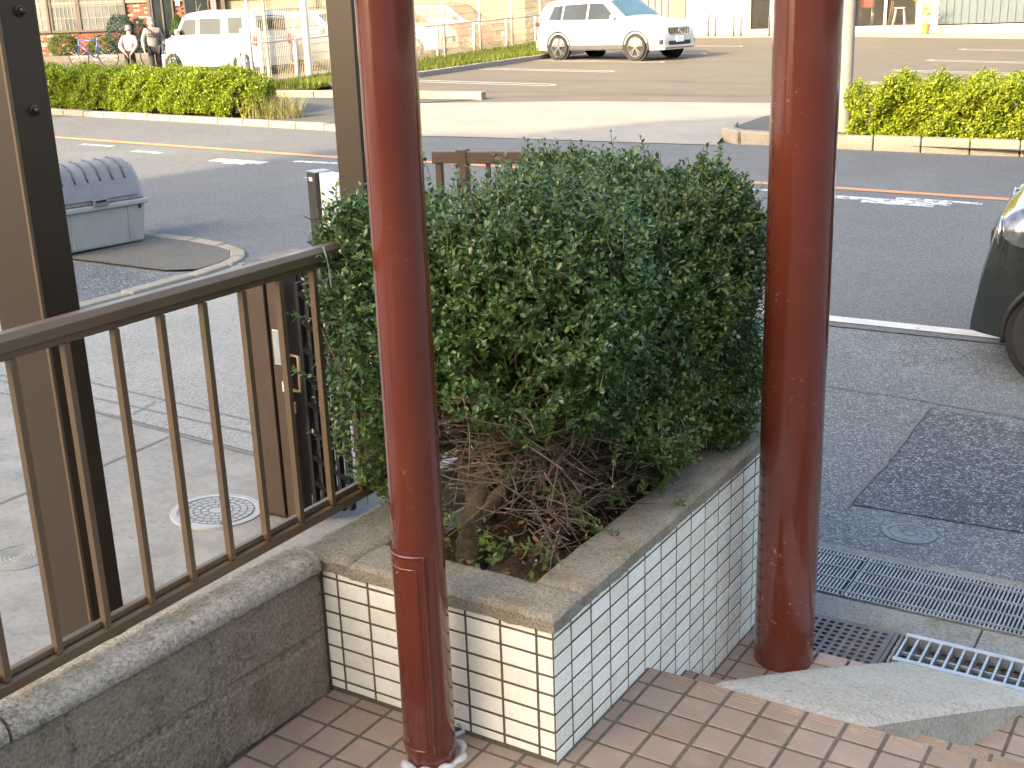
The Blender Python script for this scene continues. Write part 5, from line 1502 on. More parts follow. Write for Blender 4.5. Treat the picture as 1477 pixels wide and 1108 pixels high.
# cars beyond the mesh fence
def gen(paint):
    return dict(L=4.1, W=1.7, zb=0.24, belt=0.95, taper=0.20, plan=0.2, rad=0.08, paint=paint,
    top=[(-2.05, 0.5), (-2.02, 0.9), (-1.9, 1.05), (-1.4, 1.42), (-1.0, 1.50), (0.1, 1.50), (0.4, 1.44), (1.05, 0.98), (1.7, 0.88), (1.95, 0.78), (2.03, 0.6), (2.05, 0.36)],
    wheels=(1.28, -1.22, 0.30), side=[((-1.25, 1.0), (-0.30, 1.0), (-0.30, 1.36), (-1.05, 1.34)), ((-0.24, 1.0), (0.75, 1.0), (0.30, 1.36), (-0.24, 1.37))],
    screen=(1.03, 0.45), rear=(-1.82, -1.45), mirror=(0.70, 1.03), handles=[(-0.8, 0.88), (0.05, 0.88)], seams=[-0.27, 0.8],
    boxes=[('headlight', (1.88, 0.62, 0.68), (0.2, 0.26, 0.13), m['lampglass'], 0.03, -0.4), ('tail_light', (-1.98, 0.66, 0.80), (0.12, 0.2, 0.16), m['taillight'], 0.02, 0.2), ('grille', (2.03, 0, 0.5), (0.05, 0.9, 0.16), m['blackplastic'], 0.02, 0), ('number_plate', (-2.06, 0, 0.62), (0.02, 0.33, 0.16), m['plate'], 0.004, 0), ('number_plate', (2.06, 0, 0.46), (0.02, 0.33, 0.16), m['plate'], 0.004, 0)])
for l, a, hd_, pt, lb in ((19.6, 22.0, R(180), m['carwhite'], 'white hatchback behind the mesh fence, the one closest to the white pole'), (19.7, 26.0, R(182), m['carwhite'], 'white hatchback behind the mesh fence between the white and red cars'), (20.0, 30.5, R(178), m['carred'], 'red hatchback behind the mesh fence near the back of the SUV'), (19.8, 35, R(180), m['carsilver'], 'silver hatchback behind the red car at the far end of the mesh fence')):
    cp = G(l, a)
    car('parked_car', (cp.x, cp.y, cp.z), ROAD_RZ + hd_, gen(pt), lb, 'car', CG)
# dark little wagon at the near edge of the road, nose to the left
kei = dict(L=3.40, W=1.475, zb=0.24, belt=0.98, taper=0.10, plan=0.22, rad=0.09, x0=1.30, paint=m['carblack'],
    top=[(-1.70, 0.5), (-1.68, 1.1), (-1.6, 1.55), (-1.4, 1.65), (0.1, 1.66), (0.35, 1.62), (0.72, 1.10), (0.80, 1.055), (1.3, 1.015), (1.52, 0.97), (1.62, 0.86), (1.67, 0.62), (1.70, 0.34)],
    wheels=(1.17, -1.23, 0.29), tyre_w=0.17, rimf=0.66, rimmat=m['rimdark'], archmat=m['blackplastic'],
    side=[((0.0, 1.02), (0.66, 1.02), (0.36, 1.46), (0.0, 1.48)), ((-0.8, 1.02), (-0.08, 1.02), (-0.08, 1.48), (-0.8, 1.48)), ((-1.45, 1.04), (-0.9, 1.03), (-0.9, 1.47), (-1.40, 1.45))],
    screen=(0.70, 0.40), screenmat=m['carglass'], rear=(-1.67, -1.61), mirror=(0.60, 1.08), handles=[(-0.6, 0.9), (0.15, 0.9)], seams=[-0.04, -0.86, 0.72], sill=(-0.9, 0.85, 0.25, 0.36),
    boxes=[('grille', (1.63, 0, 0.74), (0.06, 0.62, 0.14), m['blackplastic'], 0.02, 0), ('number_plate', (1.672, 0, 0.50), (0.02, 0.33, 0.16), m['plate'], 0.004, 0), ('tail_light', (-1.68, 0.64, 0.8), (0.08, 0.14, 0.3), m['taillight'], 0.02, 0)])
cp = G(-0.28 - 1.17, 0.64)
kc, khw = car('small_wagon', (cp.x, cp.y, cp.z), ROAD_RZ + math.atan(0.0), kei, 'dark green little wagon at the road edge beside the asphalt pavement', 'car')
kc.rotation_euler = (0, -math.atan(0.03), ROAD_RZ)
for sg in (1, -1):
    hl = MB()
    # rounded lamp wrapped on the front corner
    hl.ball((1.36, sg * 0.60, 0.85), (0.245, 0.140, 0.165), 24, 16)
    hl.build('headlight', m['lampglass'], kc, smooth=True)
    MB().lathe([(0.085, 0.0), (0.10, 0.012), (0.085, 0.02), (0.078, 0.01)], 28, axis='x', c=(1.585, sg * 0.57, 0.83), closed=True).build('headlight_ring', m['chrome'], kc, smooth=True)
    MB().ball((1.55, sg * 0.53, 0.46), (0.06, 0.07, 0.06), 14, 10).build('fog_lamp', m['blackplastic'], kc, smooth=True)
    MB().tube([(0.75, sg * (khw(0.75, 0.97) - 0.005), 0.985), (1.1, sg * (khw(1.1, 0.93) - 0.01), 0.955), (1.36, sg * (khw(1.36, 0.9) - 0.02), 0.93)], 0.006, 6).build('bonnet_seam', m['trim'], kc)
# ================================================================== mesh fence, posts, pole
def far_post(name, l, a, r, h, mat, label, cat='post', group=None):
    o = empty(name, G(l, a), 0, label, cat, group)
    MB().lathe([(r, -0.1), (r, h)], 14).build('shaft', mat, o, smooth=True, angle=40)
    return o
def fl(a): return 16.1 + 0.05 * (a - 15.0)
base0 = G(fl(14.2), 14.2)
mf = empty('mesh_fence', base0, 0, 'tall beige wire mesh fence with slim posts along the grass strip', 'fence')
fa = [14.2, 16.4, 18.7, 21.2, 23.7, 26.2, 28.7, 31.2, 33.7]
for i, (a0, a1) in enumerate(zip(fa[:-1], fa[1:])):
    mb = MB()
    n = int((a1 - a0) / 0.07)
    def Pt(a, z): return tuple(G(fl(a), a, z) - base0)
    for k in range(n + 1):
        a = a0 + (a1 - a0) * k / n
        mb.tube([Pt(a, 0.05), Pt(a, 2.4)], 0.0055, 3, cap=False)
    for z in np.arange(0.08, 2.41, 0.20):
        mb.tube([Pt(a0, z), Pt(a1, z)], 0.0055, 3, cap=False)
    mb.build('wire_panel', m['meshwire'], mf)['kind'] = 'stuff'
    MB().tube([Pt(a0, 0.0), Pt(a0, 2.45)], 0.035, 10).build('post', m['whitepost'], mf, smooth=True)
    MB().tube([Pt(a0 - 0.45, 0.0), Pt(a0 - 0.45, 1.02)], 0.04, 10).build('rail_post', m['whitepost'], mf, smooth=True)
    MB().tube([Pt(a0, 1.02), Pt(a1, 1.02)], 0.02, 6).build('guard_rail', m['whitepost'], mf, smooth=True)
    MB().obox(G(fl(a0), a0, 0.03) - base0, (0.26, 0.26, 0.14)).build('footing', m['kerb'], mf, bevel=0.01)
far_post('white_pole', 16.0, 16.2, 0.085, 5.5, m['whitepost'], 'thick white pole standing at the near end of the mesh fence', 'pole')
far_post('thin_pole', 16.15, 14.9, 0.04, 3.6, m['cream'], 'thin cream pole just in front of the mesh fence corner', 'pole')
low_ = empty('low_fence', G(17.6, 16.6), 0, 'short white gate posts between the van and the thin cream pole', 'fence')
for d in (0.0, 0.5):
    MB().tube([(d * LV.x, d * LV.y, -0.05), (d * LV.x, d * LV.y, 1.25)], 0.045, 10).build('post', m['whitepost'], low_, smooth=True)
MB().tube([(0, 0, 1.2), (0.5 * LV.x, 0.5 * LV.y, 1.2)], 0.03, 8).build('rail', m['whitepost'], low_, smooth=True)
up_ = empty('utility_pole', G(2.88, 10.0), 0, 'concrete utility pole beside the yellow green hedge', 'pole')
MB().lathe([(0.135, -0.2), (0.075, 9.0)], 20).build('shaft', m['pole'], up_, smooth=True, angle=40)
for z in (1.9, 3.0):
    MB().lathe([(0.132, z), (0.138, z), (0.138, z + 0.02), (0.132, z + 0.02)], 20, closed=True).build('band', m['galv'], up_)
# cables overhead
for k, (l0, a0, z0, l1, a1, z1) in enumerate(((40, 4.5, 7.2, -30, 1.5, 7.0), (40, 3.8, 6.2, -30, 0.5, 6.2), (30, -5.5, 7.6, -30, 9.6, 8.2), (40, 7.0, 8.0, -30, 8.0, 8.0))):
    pts = []
    for t in np.linspace(0, 1, 25):
        p = G(l0 + (l1 - l0) * t, a0 + (a1 - a0) * t); pts.append((p.x, p.y, z0 + (z1 - z0) * t - 1.6 * t * (1 - t) + 0.3))
    o = MB().tube(pts, 0.035 if k != 1 else 0.028, 6).build('overhead_cable', m['cable'])
    tag(o, 'black overhead cable strung high across the street', 'cable', 'overhead cables')
    o['label'] = ['thick black overhead cable strung high along the near lane', 'thinner black overhead cable strung lower along the near kerb', 'black overhead cable crossing the street at a slant', 'black overhead cable strung high above the far lane'][k]

# ================================================================== the shop at the back of the parking lot
SA = 38.3
SHOP_RZ = ROAD_RZ - math.atan(0.10)
shop = empty('shop_building', G(8, SA), SHOP_RZ + 2 * math.atan(0.10), 'white and blue grey shop building with glass doors behind the parking lot', 'building')
# local x = +l, local +y = towards the road
def wl(l): return l - 8.0
def sp_part(name, l0, l1, z0, z1, y0, y1, mat, parent=shop, bevel=0.0):
    return MB().box(min(wl(l0), wl(l1)), max(wl(l0), wl(l1)), y0, y1, z0, z1).build(name, mat, parent, bevel=bevel)
sp_part('base', -10, 22, -0.8, 0.16, -8.0, -0.06, m['cream'])
sp_part('back_wall', -10, 22, 0.16, 4.2, -8.0, -7.8, m['whitewall'])
sp_part('roof', -10.3, 22.3, 4.2, 4.5, -8.2, 0.4, m['greypanel'])
for (l0, l1, z0) in ((5.0, 5.68, 0.16), (10.78, 7.86, 0.16), (13.36, 11.57, 0.16), (11.57, 10.78, 2.5), (7.86, 5.68, 2.6), (13.95, 13.36, 2.4)):
    sp_part('wall', l0, l1, z0, 4.2, -0.3, -0.07 if z0 < 1 else -0.085, m['whitewall'])
sp_part('door', 13.95, 13.36, 0.0, 2.4, -0.3, -0.12, m['olive'])
sp_part('wood_panel', 14.45, 13.95, 0.0, 4.2, -0.3, -0.05, m['woodpanel'])
sp_part('wall', 22, 14.45, 0.16, 4.2, -0.3, -0.10, m['greypanel'])
sp_part('wall', 5.0, -10.0, 0.20, 4.2, -0.3, -0.10, m['bluepanel'])
def corr(l0, l1, z0, z1, mat):
    l = l0
    while l < l1:
        sp_part('corrugation', l, l + 0.12, z0, z1, -0.10, -0.06, mat); l += 0.25
corr(-3.0, 4.9, 0.20, 4.2, m['bluepanel']); corr(14.6, 20.0, 0.18, 4.2, m['greypanel'])
sp_part('interior_floor', 5.5, 12.0, 0.17, 0.19, -5.0, -0.3, m['interior'])
sp_part('interior_wall', 5.5, 12.0, 0.19, 2.8, -5.1, -5.0, m['interior'])
for (l0, l1, z1) in ((10.83, 11.52, 2.45), (6.83, 7.80, 2.55), (5.74, 6.73, 2.55)):
    w_ = sp_part('window', l0, l1, 0.20, z1, -0.22, -0.19, m['shopglass'])
    for (xa, xb, za, zc) in ((l0 - 0.05, l0, 0.18, z1 + 0.05), (l1, l1 + 0.05, 0.18, z1 + 0.05), (l0, l1, z1, z1 + 0.05), (l0, l1, 0.16, 0.20)):
        sp_part('frame', xa, xb, za, zc, -0.26, -0.12, m['cream'], w_)
# furniture inside
def leggy(name, l, dpt, w_, d_, h, mat, label, cat):
    p = shop.matrix_world
    base = G(l, SA + dpt); base.z = G(8, SA).z + 0.19
    o = empty(name, base, ROAD_RZ, label, cat)
    MB().box(-w_ / 2, w_ / 2, -d_ / 2, d_ / 2, h - 0.04, h).build('seat' if cat == 'stool' else 'top', mat, o, bevel=0.01)
    for sx in (-1, 1):
        for sy in (-1, 1):
            MB().tube([(sx * (w_ / 2 + 0.03), sy * (d_ / 2 + .03), 0), (sx * (w_ / 2 - 0.05), sy * (d_ / 2 - 0.05), h - 0.04)], 0.02, 8).build('leg', mat, o, smooth=True)
    return o
leggy('stool', 6.35, 0.55, 0.36, 0.34, 0.62, m['whitepanel'], 'white metal stool behind the shop glass', 'stool')
leggy('table', 6.3, 1.2, 0.9, 0.5, 0.92, m['woodpanel'], 'wooden counter table behind the white stool in the shop', 'table')
rmc = empty('red_cabinet', G(7.55, SA + 0.9), ROAD_RZ, 'round edged red cabinet on legs behind the shop glass', 'cabinet')
rmc.location.z = G(8, SA).z + 0.19
MB().box(-0.26, 0.26, -0.22, 0.22, 0.62, 1.08).build('case', m['redmachine'], rmc, bevel=0.06, seg=3)
for sx in (-1, 1):
    for sy in (-1, 1): MB().tube([(sx * .2, sy * .16, 0), (sx * .2, sy * .16, 0.63)], 0.02, 8).build('leg', m['galv'], rmc, smooth=True)
# hoop bollards
for k, (l, a) in enumerate(((12.55, 36.6), (11.55, 36.4), (10.2, 36.1))):
    o = empty('hoop_bollard', G(l, a), ROAD_RZ, 'pale hoop bollard in front of the shop, ' + ['beside the olive door', 'between its two neighbours', 'below the single shop window'][k], 'bollard', 'hoop bollards before the shop')
    pts = [(-0.13, 0, -0.05), (-0.13, 0, 0.62)] + [(-0.13 * math.cos(R(t)), 0, 0.62 + 0.13 * math.sin(R(t))) for t in (30, 60, 90, 120, 150)] + [(0.13, 0, 0.62), (0.13, 0, -0.05)]
    MB().tube(pts, 0.035, 10).build('hoop', m['bollard'], o, smooth=True)
def pot_plant(l, a, label):
    o = empty('potted_plant', G(l, a, 0.0), 0, label, 'plant')
    MB().lathe([(0.10, 0.0), (0.145, 0.30), (0.155, 0.30), (0.155, 0.345), (0.13, 0.345), (0.12, 0.30)], 20).build('pot', m['terracotta'], o, smooth=True, angle=40)
    MB().tube([(0, 0, 0.28), (0.02, 0, 0.6), (-0.02, 0.02, 1.0)], [0.02, 0.015, 0.008], 8).build('stem', m['bark'], o)
    rg = np.random.default_rng(2)
    B = rg.normal(0, 1, (110, 3)) * np.array([.16, .16, .24]) + np.array([0, 0, 0.92])
    P, D, U, S, tip = sprigs(rg, B, rg.normal(0, 1, B.shape), 6, 0.16, 0.06)
    V, F = leaves(P, D, U, S, LEAF4, LEAF4_F); obj_np('crown', V, F, m['hedge'], o, 'stuff')
pot_plant(5.28, 37.6, 'leafy plant in a terracotta pot against the white shop wall')

# ================================================================== brick restaurant on the left
P0 = Vector((-36.2, 26.6, 0)); P1 = Vector((-28.6, 31.6, 0))
dirb = (P1 - P0); dirb.z = 0; LB = dirb.length; bz = math.atan2(dirb.y, dirb.x)
zb_ = 0.42
rest = empty('restaurant', (P0.x, P0.y, zb_), bz, 'brick and pink plaster restaurant with grid windows and dark timber trim', 'building')
# local x along facade to the right, local -y towards the road
def rp(name, x0, x1, y0, y1, z0, z1, mat, parent=rest, bevel=0): return MB().box(x0, x1, y0, y1, z0, z1).build(name, mat, parent, bevel=bevel)
rp('core_wall', -3, LB + 8, 0.06, 0.4, -0.6, 3.4, m['mortar'])
rp('side_block', -3, LB + 8, 0.4, 9, -0.6, 4.0, m['plaster'])
rp('upper_wall', -3, LB + 8, 0.0, 0.06, 1.98, 4.2, m['plaster'])
rp('roof', -3.4, LB + 8.4, -0.5, 9.4, 4.2, 4.5, m['roofdark'])
rp('band', -3, LB + 8, -0.03, 0.0, 1.90, 2.0, m['taupe'])
# windows (local x from, to), sill and head heights
WN = [(0.35, 1.95), (2.05, 3.65)]
xw = [(0.43, 1.28), (1.42, 2.95)]
rp('window_band', -3, 3.2, -0.02, 0.06, 2.26, 2.36, m['taupe'])
for (x0, x1) in xw + [(-1.2, 0.25)]:
    w_ = rp('window', x0, x1, -0.02, 0.03, 1.05, 2.02 + 0.22, m['litglass'])
    for (a_, b_, c_, d_) in ((x0 - 0.07, x0, 0.98, 2.30), (x1, x1 + 0.07, 0.98, 2.30), (x0, x1, 0.98, 1.05), (x0, x1, 2.24, 2.30)):
        rp('frame', a_, b_, -0.06, 0.02, c_, d_, m['timber'], w_)
    for k in range(1, 6):
        xx = x0 + (x1 - x0) * k / 6
        rp('glazing_bar', xx - 0.012, xx + 0.012, -0.035, -0.02, 1.05, 2.24, m['trim'], w_)
    for z in (1.45, 1.85): rp('glazing_bar', x0, x1, -0.037, -0.020, z - 0.012, z + 0.012, m['trim'], w_)
# bricks below and between the windows: single bricks laid in courses
bk = MB().box(-0.115, 0.115, -0.03, 0.03, -0.034, 0.034).mesh('brick', m['brick'])
rb_ = random.Random(4); cnt = 0
for c in range(26):
    z = 0.10 + 0.077 * c
    for i in range(40):
        x = 0.0 + 0.243 * i + (0.12 if c % 2 else 0)
        if x > 5.0: break
        inwin = any(x0 - 0.18 < x < x1 + 0.18 for x0, x1 in xw) and z > 0.93
        inwin |= x < 0.5 and z > .93
        if inwin or z > 1.86 or (3.9 < x < 4.75): continue
        if cnt >= 295: continue
        o = bpy.data.objects.new('brick', bk); link(o, rest); o.location = (x, 0.035, z); cnt += 1
rp('timber_post', 3.80, 3.90, -0.08, 0.0, 0.0, 3.4, m['timber'])
lf = rp('narrow_window', 3.95, 4.65, -0.04, 0.03, 0.75, 3.0, m['carglass'])
for x in (3.92, 4.28, 4.65): rp('frame', x, x + 0.06, -0.08, 0.0, 0.7, 3.05, m['timber'], lf)
dr_ = rp('door', 5.05, 5.95, -0.03, 0.03, 0.0, 2.5, m['timber'])
for x in (5.12, 5.53): rp('pane', x, x + 0.35, -0.05, -0.03, 0.6, 2.3, m['carglass'], dr_)
rp('notice', 4.80, 4.95, -0.05, -0.01, 1.75, 2.1, m['whitepanel'])
rp('downpipe', 6.05, 6.25, -0.18, 0.0, 0.0, 3.4, m['greypanel'])
rp('dark_recess', 6.4, 14.0, -0.03, 0.05, 0.3, 1.55, m['timber'])
rp('timber_beam', 6.4, 16.0, -0.10, 0.0, 1.95, 2.15, m['timber'])
for x in (6.4, 9.6): rp('timber_post', x, x + 0.14, -0.12, 0.0, 0.0, 3.4, m['timber'])
for k in range(2):
    MB().add([(7.3 + k * 3, -0.06, 3.0), (8.3 + k * 3, -0.06, 3.0), (7.8 + k * 3, -0.06, 2.2)], [(0, 1, 2)]).build('timber_brace', m['timber'], rest)
ln = rp('lantern', 3.30, 3.44, -0.22, -0.05, 2.30, 2.62, m['blackplastic'], rest, 0.02)
# raised bed
bed = empty('planting_bed', (P0.x, P0.y, zb_ - 0.05), bz, 'low stone edged planting bed along the foot of the restaurant', 'planter')
MB().box(-1.5, 4.4, -1.6, -1.45, -0.3, 0.28).build('edging', m['bedstone'], bed, bevel=0.02)
MB().box(-1.5, 4.4, -1.45, -0.05, -0.3, 0.22).build('soil', m['soil'], bed)
def fluff(name, label, lx, ly, z0, rx, ry, rz_, mat, n, ls, cat='shrub', cone=False, seed=3):
    c = Vector((P0.x, P0.y, zb_)) + Matrix.Rotation(bz, 3, 'Z') @ Vector((lx, ly, z0))
    o = empty(name, c, 0, label, cat)
    rg = np.random.default_rng(seed)
    d = norm(rg.normal(0, 1, (n, 3)))
    rr = 1 - np.abs(rg.normal(0, 0.12, n))
    p = d * rr[:, None] * np.array([rx, ry, rz_]) + np.array([0, 0, rz_])
    if cone: p[:, :2] *= np.clip(1.25 - p[:, 2:3] / (2 * rz_), 0.12, 1)
    p[:, 2] = np.maximum(p[:, 2], 0.02)
    ax = norm(d + np.array([0, 0, 0.8]) + rg.normal(0, .35, d.shape))
    P, D, U, S, tip = sprigs(rg, p, ax, 6, ls * 2.2, ls)
    V, F = leaves(P, D, U, S, LEAF4, LEAF4_F); obj_np('crown', V, F, mat, o, 'stuff')
    MB().tube([(0, 0, -0.05), (0, 0, rz_)], 0.03, 8).build('trunk', m['bark'], o)
fluff('round_shrub', 'rounded green shrub in the planting bed below the grid windows', 1.0, -1.0, 0.15, 0.55, 0.45, 0.36, m['shrubgreen'], 1100, 0.05, seed=3)
fluff('round_shrub', 'low dull green shrub behind the blue bicycle', 2.3, -0.9, 0.15, 0.5, 0.4, 0.3, m['shrubgreen'], 700, 0.05, seed=5)
fluff('conifer_shrub', 'broad blue green conifer beside the grid window', 3.0, -0.9, 0.12, 0.50, 0.42, 0.68, m['conifer'], 1700, 0.05, seed=6)
fluff('conifer_shrub', 'narrower blue green conifer touching the broad conifer', 3.62, -0.8, 0.1, 0.30, 0.3, 0.62, m['conifer'], 1000, 0.05, seed=7)
fluff('cone_topiary', 'slim green cone shaped topiary by the restaurant door', 5.0, -0.9, 0.55, 0.26, 0.26, 0.42, m['shrubgreen'], 900, 0.045, cone=True, seed=8)
fluff('flower_shrub', 'reddish flowering pot plant below the cone topiary', 5.05, -1.0, 0.0, 0.42, 0.3, 0.26, m['deadleaf'], 420, 0.05, seed=9)

# ================================================================== bicycles
def bicycle(x, y, rz, frame, label):
    z = gw(x, y)
    b = empty('bicycle', (x, y, z), rz, label, 'bicycle', 'bicycles by the restaurant')
    b.rotation_euler = (R(-7), 0, rz)
    Rw = 0.34
    for cx in (-0.5, 0.52):
        w_ = bpy.data.objects.new('wheel', None); link(w_, b); w_.location = (cx, 0, Rw)
        MB().tube([(Rw * math.cos(t), 0, Rw * math.sin(t)) for t in np.linspace(0, 2 * math.pi, 36, endpoint=False)], 0.018, 6, closed=True).build('tyre', m['rubber'], w_, smooth=True)
        sp_ = MB()
        for k in range(12):
            t = 2 * math.pi * k / 12; sp_.tube([(0, 0, 0), (Rw * math.cos(t), 0, Rw * math.sin(t))], 0.0025, 3)
        sp_.lathe([(0.03, -0.04), (0.03, 0.04)], 10, axis='y')
        sp_.build('spokes', m['galv'], w_)
    H_, S_, BB = Vector((0.42, 0, 0.86)), Vector((-0.22, 0, 0.82)), Vector((-0.06, 0, 0.29))
    mb = MB().tube([H_ - Vector((-.03, 0, .13)), BB], 0.024, 8).tube([H_, S_ - Vector((0, 0, .04))], 0.018, 8).tube([BB, S_], 0.019, 8).tube([BB, (-0.5, 0, Rw)], 0.012, 8).tube([S_ - Vector((0, 0, .08)), (-0.5, 0, Rw)], 0.010, 8).tube([H_ + Vector((-.02, 0, .04)), (0.52, 0, Rw)], 0.015, 8)
    mb.build('frame', frame, b, smooth=True)
    MB().tube([H_, H_ + Vector((-0.02, 0, 0.10)), H_ + Vector((0.06, 0, 0.12))], 0.014, 8).build('stem', m['blackplastic'], b)
    MB().tube([(0.44, -0.27, 1.0), (0.48, -0.2, 0.98), (0.48, 0.2, 0.98), (0.44, 0.27, 1.0)], 0.014, 8).build('handlebar', m['blackplastic'], b, smooth=True)
    MB().tube([S_, S_ + Vector((-0.03, 0, 0.12))], 0.013, 8).build('seat_post', m['galv'], b)
    MB().ball((S_.x - 0.05, 0, 0.96), (0.14, 0.07, 0.035), 12, 8).build('saddle', m['blackplastic'], b, smooth=True)
    MB().lathe([(0.095, -0.03), (0.095, -0.036), (0.06, -0.036), (0.06, -0.03)], 20, axis='y', c=(BB.x, 0, BB.z), closed=True).tube([(BB.x, -0.05, BB.z), (BB.x + 0.1, -0.05, BB.z - 0.13)], 0.01, 6).tube([(BB.x, 0.05, BB.z), (BB.x - 0.1, 0.05, BB.z + 0.13)], 0.01, 6).build('crank', m['galv'], b, smooth=True)
bicycle(G(27.9, 21.9).x, G(27.9, 21.9).y, ROAD_RZ + R(12), m['bikeblue'], 'blue bicycle leaning in front of the restaurant shrubs')
bicycle(G(25.6, 22.5).x, G(25.6, 22.5).y, ROAD_RZ + R(70), m['blackplastic'], 'black bicycle standing behind the two people')

# ================================================================== two people
def skin_obj(name, verts, edges, radii, mat, parent, sub=2, root=0):
    me = bpy.data.meshes.new(name); me.from_pydata(verts, edges, [])
    me.materials.append(mat)
    o = bpy.data.objects.new(name, me); link(o, parent)
    sk = o.modifiers.new('skin', 'SKIN'); sk.use_smooth_shade = True
    lay = me.skin_vertices[0].data if me.skin_vertices else None
    if lay is None:
        bm = bmesh.new(); bm.from_mesh(me); bm.verts.layers.skin.verify(); bm.to_mesh(me); bm.free()
        lay = me.skin_vertices[0].data
    for i, r in enumerate(radii):
        lay[i].radius = (r, r) if not hasattr(r, '__len__') else r
        lay[i].use_root = (i == root)
    ss = o.modifiers.new('sub', 'SUBSURF'); ss.levels = sub; ss.render_levels = sub
    return o
def person(x, y, rz, label, hgt, jacket, stoop, hat, bag):
    z = gw(x, y)
    p = empty('person', (x, y, z), rz, label, 'person', 'people walking by the restaurant')
    s = hgt / 1.70
    # local -y is the way the body faces
    f = stoop
    def V(*a): return tuple(c * s for c in a)
    pel, bel, che, nek, hed = V(0, 0, 0.93), V(0, -0.02 - f * .06, 1.10), V(0, -0.02 - f * .20, 1.30), V(0, -0.01 - f * .30, 1.46), V(0, -0.03 - f * .36, 1.60)
    hips = [V(sx * 0.09, 0, 0.88) for sx in (-1, 1)]; kn = [V(sx * 0.10, -0.03 + 0.05 * sx, 0.48) for sx in (-1, 1)]; an = [V(sx * 0.10, 0.04 + 0.08 * sx, 0.08) for sx in (-1, 1)]; toe = [V(sx * 0.11, -0.12 + 0.08 * sx, 0.04) for sx in (-1, 1)]
    sh = [V(sx * 0.17, -0.02 - f * .22, 1.38) for sx in (-1, 1)]; el = [V(sx * 0.26, 0.02 - f * .1 + (f * .12), 1.12) for sx in (-1, 1)]
    wr = [V(sx * (0.27 if not f else 0.10), -0.10 + (f * .28), 0.90) for sx in (-1, 1)]; ha = [V(sx * (0.27 if not f else 0.04), -0.13 + f * .32, 0.83) for sx in (-1, 1)]
    vs = [pel, bel, che, nek, hed]; ed = [(0, 1), (1, 2), (2, 3), (3, 4)]
    rd = [(0.14 * s, 0.10 * s), (0.14 * s, 0.10 * s), (0.155 * s, 0.11 * s), 0.055 * s, 0.085 * s]
    vs += [V(0, -0.04 - f * .38, 1.67)]; ed += [(4, 5)]; rd += [0.075 * s]
    for i in (0, 1):
        b = len(vs); vs += [hips[i], kn[i], an[i], toe[i]]; ed += [(0, b), (b, b + 1), (b + 1, b + 2), (b + 2, b + 3)]; rd += [0.085 * s, 0.06 * s, 0.042 * s, 0.035 * s]
        b = len(vs); vs += [sh[i], el[i], wr[i], ha[i]]; ed += [(2, b), (b, b + 1), (b + 1, b + 2), (b + 2, b + 3)]; rd += [0.062 * s, 0.045 * s, 0.03 * s, 0.026 * s]
    skin_obj('body', vs, ed, rd, m['skin'], p)
    # clothes over the body
    tv = [V(0, 0, 0.86), bel, che, V(0, -0.01 - f * .28, 1.43)]; te = [(0, 1), (1, 2), (2, 3)]
    tr = [(0.175 * s, 0.14 * s), (0.17 * s, 0.135 * s), (0.18 * s, 0.135 * s), (0.085 * s, 0.08 * s)]
    for i in (0, 1):
        b = len(tv); tv += [sh[i], el[i], wr[i]]; te += [(2, b), (b, b + 1), (b + 1, b + 2)]; tr += [0.085 * s, 0.068 * s, 0.052 * s]
    skin_obj('jacket' if f else 'sweater', tv, te, tr, jacket, p)
    lv = [V(0, 0, 0.90)]; le = []; lr = [(0.15 * s, 0.12 * s)]
    for i in (0, 1):
        b = len(lv); lv += [hips[i], kn[i], V(an[i][0] / s, an[i][1] / s, 0.12)]; le += [(0, b), (b, b + 1), (b + 1, b + 2)]; lr += [0.10 * s, 0.078 * s, 0.065 * s]
    skin_obj('trousers', lv, le, lr, m['trousers'], p)
    for i in (0, 1): MB().ball((toe[i][0], toe[i][1] + 0.05 * s, 0.045), (0.05, 0.13, 0.045), 12, 8).build('shoe', m['blackplastic'], p, smooth=True)
    hc = Vector(hed)
    nose = MB().ball((hc.x, hc.y - 0.10 * s, hc.z + 0.005), (0.016, 0.022, 0.02), 8, 6); nose.build('nose', m['skin'], p, smooth=True)
    for sx in (-1, 1):
        MB().ball((hc.x + sx * 0.032 * s, hc.y - 0.083 * s, hc.z + 0.03 * s), 0.012 * s, 8, 6).build('eye', m['blackplastic'], p, smooth=True)
        MB().ball((hc.x + sx * 0.087 * s, hc.y + 0.0, hc.z + 0.01), (0.012, 0.022, 0.034), 8, 6).build('ear', m['skin'], p, smooth=True)
        # fingers
        hv = Vector(ha[0 if sx < 0 else 1])
        for k in range(4):
            MB().tube([hv + Vector((0, -0.02 + 0.013 * k, 0)), hv + Vector((-sx * 0.006, -0.03 + 0.013 * k, -0.04)), hv + Vector((-sx * 0.02, -0.032 + 0.013 * k, -0.07))], [0.009, 0.008, 0.006], 6).build('finger', m['skin'], p, smooth=True)
        MB().tube([hv + Vector((0, -0.025, 0.01)), hv + Vector((-sx * 0.02, -0.05, -0.02))], [0.010, 0.007], 6).build('thumb', m['skin'], p, smooth=True)
    MB().ball((hc.x, hc.y - 0.055 * s, hc.z - 0.035 * s), (0.058 * s, 0.055 * s, 0.05 * s), 14, 10).build('face_mask', m['maskwhite'], p, smooth=True)
    if hat:
        MB().lathe([(0.135 * s, 1.585 * s), (0.10 * s, 1.63 * s), (0.098 * s, 1.71 * s), (0.06 * s, 1.745 * s), (0.0, 1.75 * s)], 24, c=(hc.x, hc.y, 0.01)).build('hat', m['hatgrey'], p, smooth=True)
    else:
        MB().ball((hc.x, hc.y + 0.022 * s, hc.z + 0.035 * s), (0.094 * s, 0.092 * s, 0.095 * s), 16, 10).build('hair', m['hairgrey'], p, smooth=True)
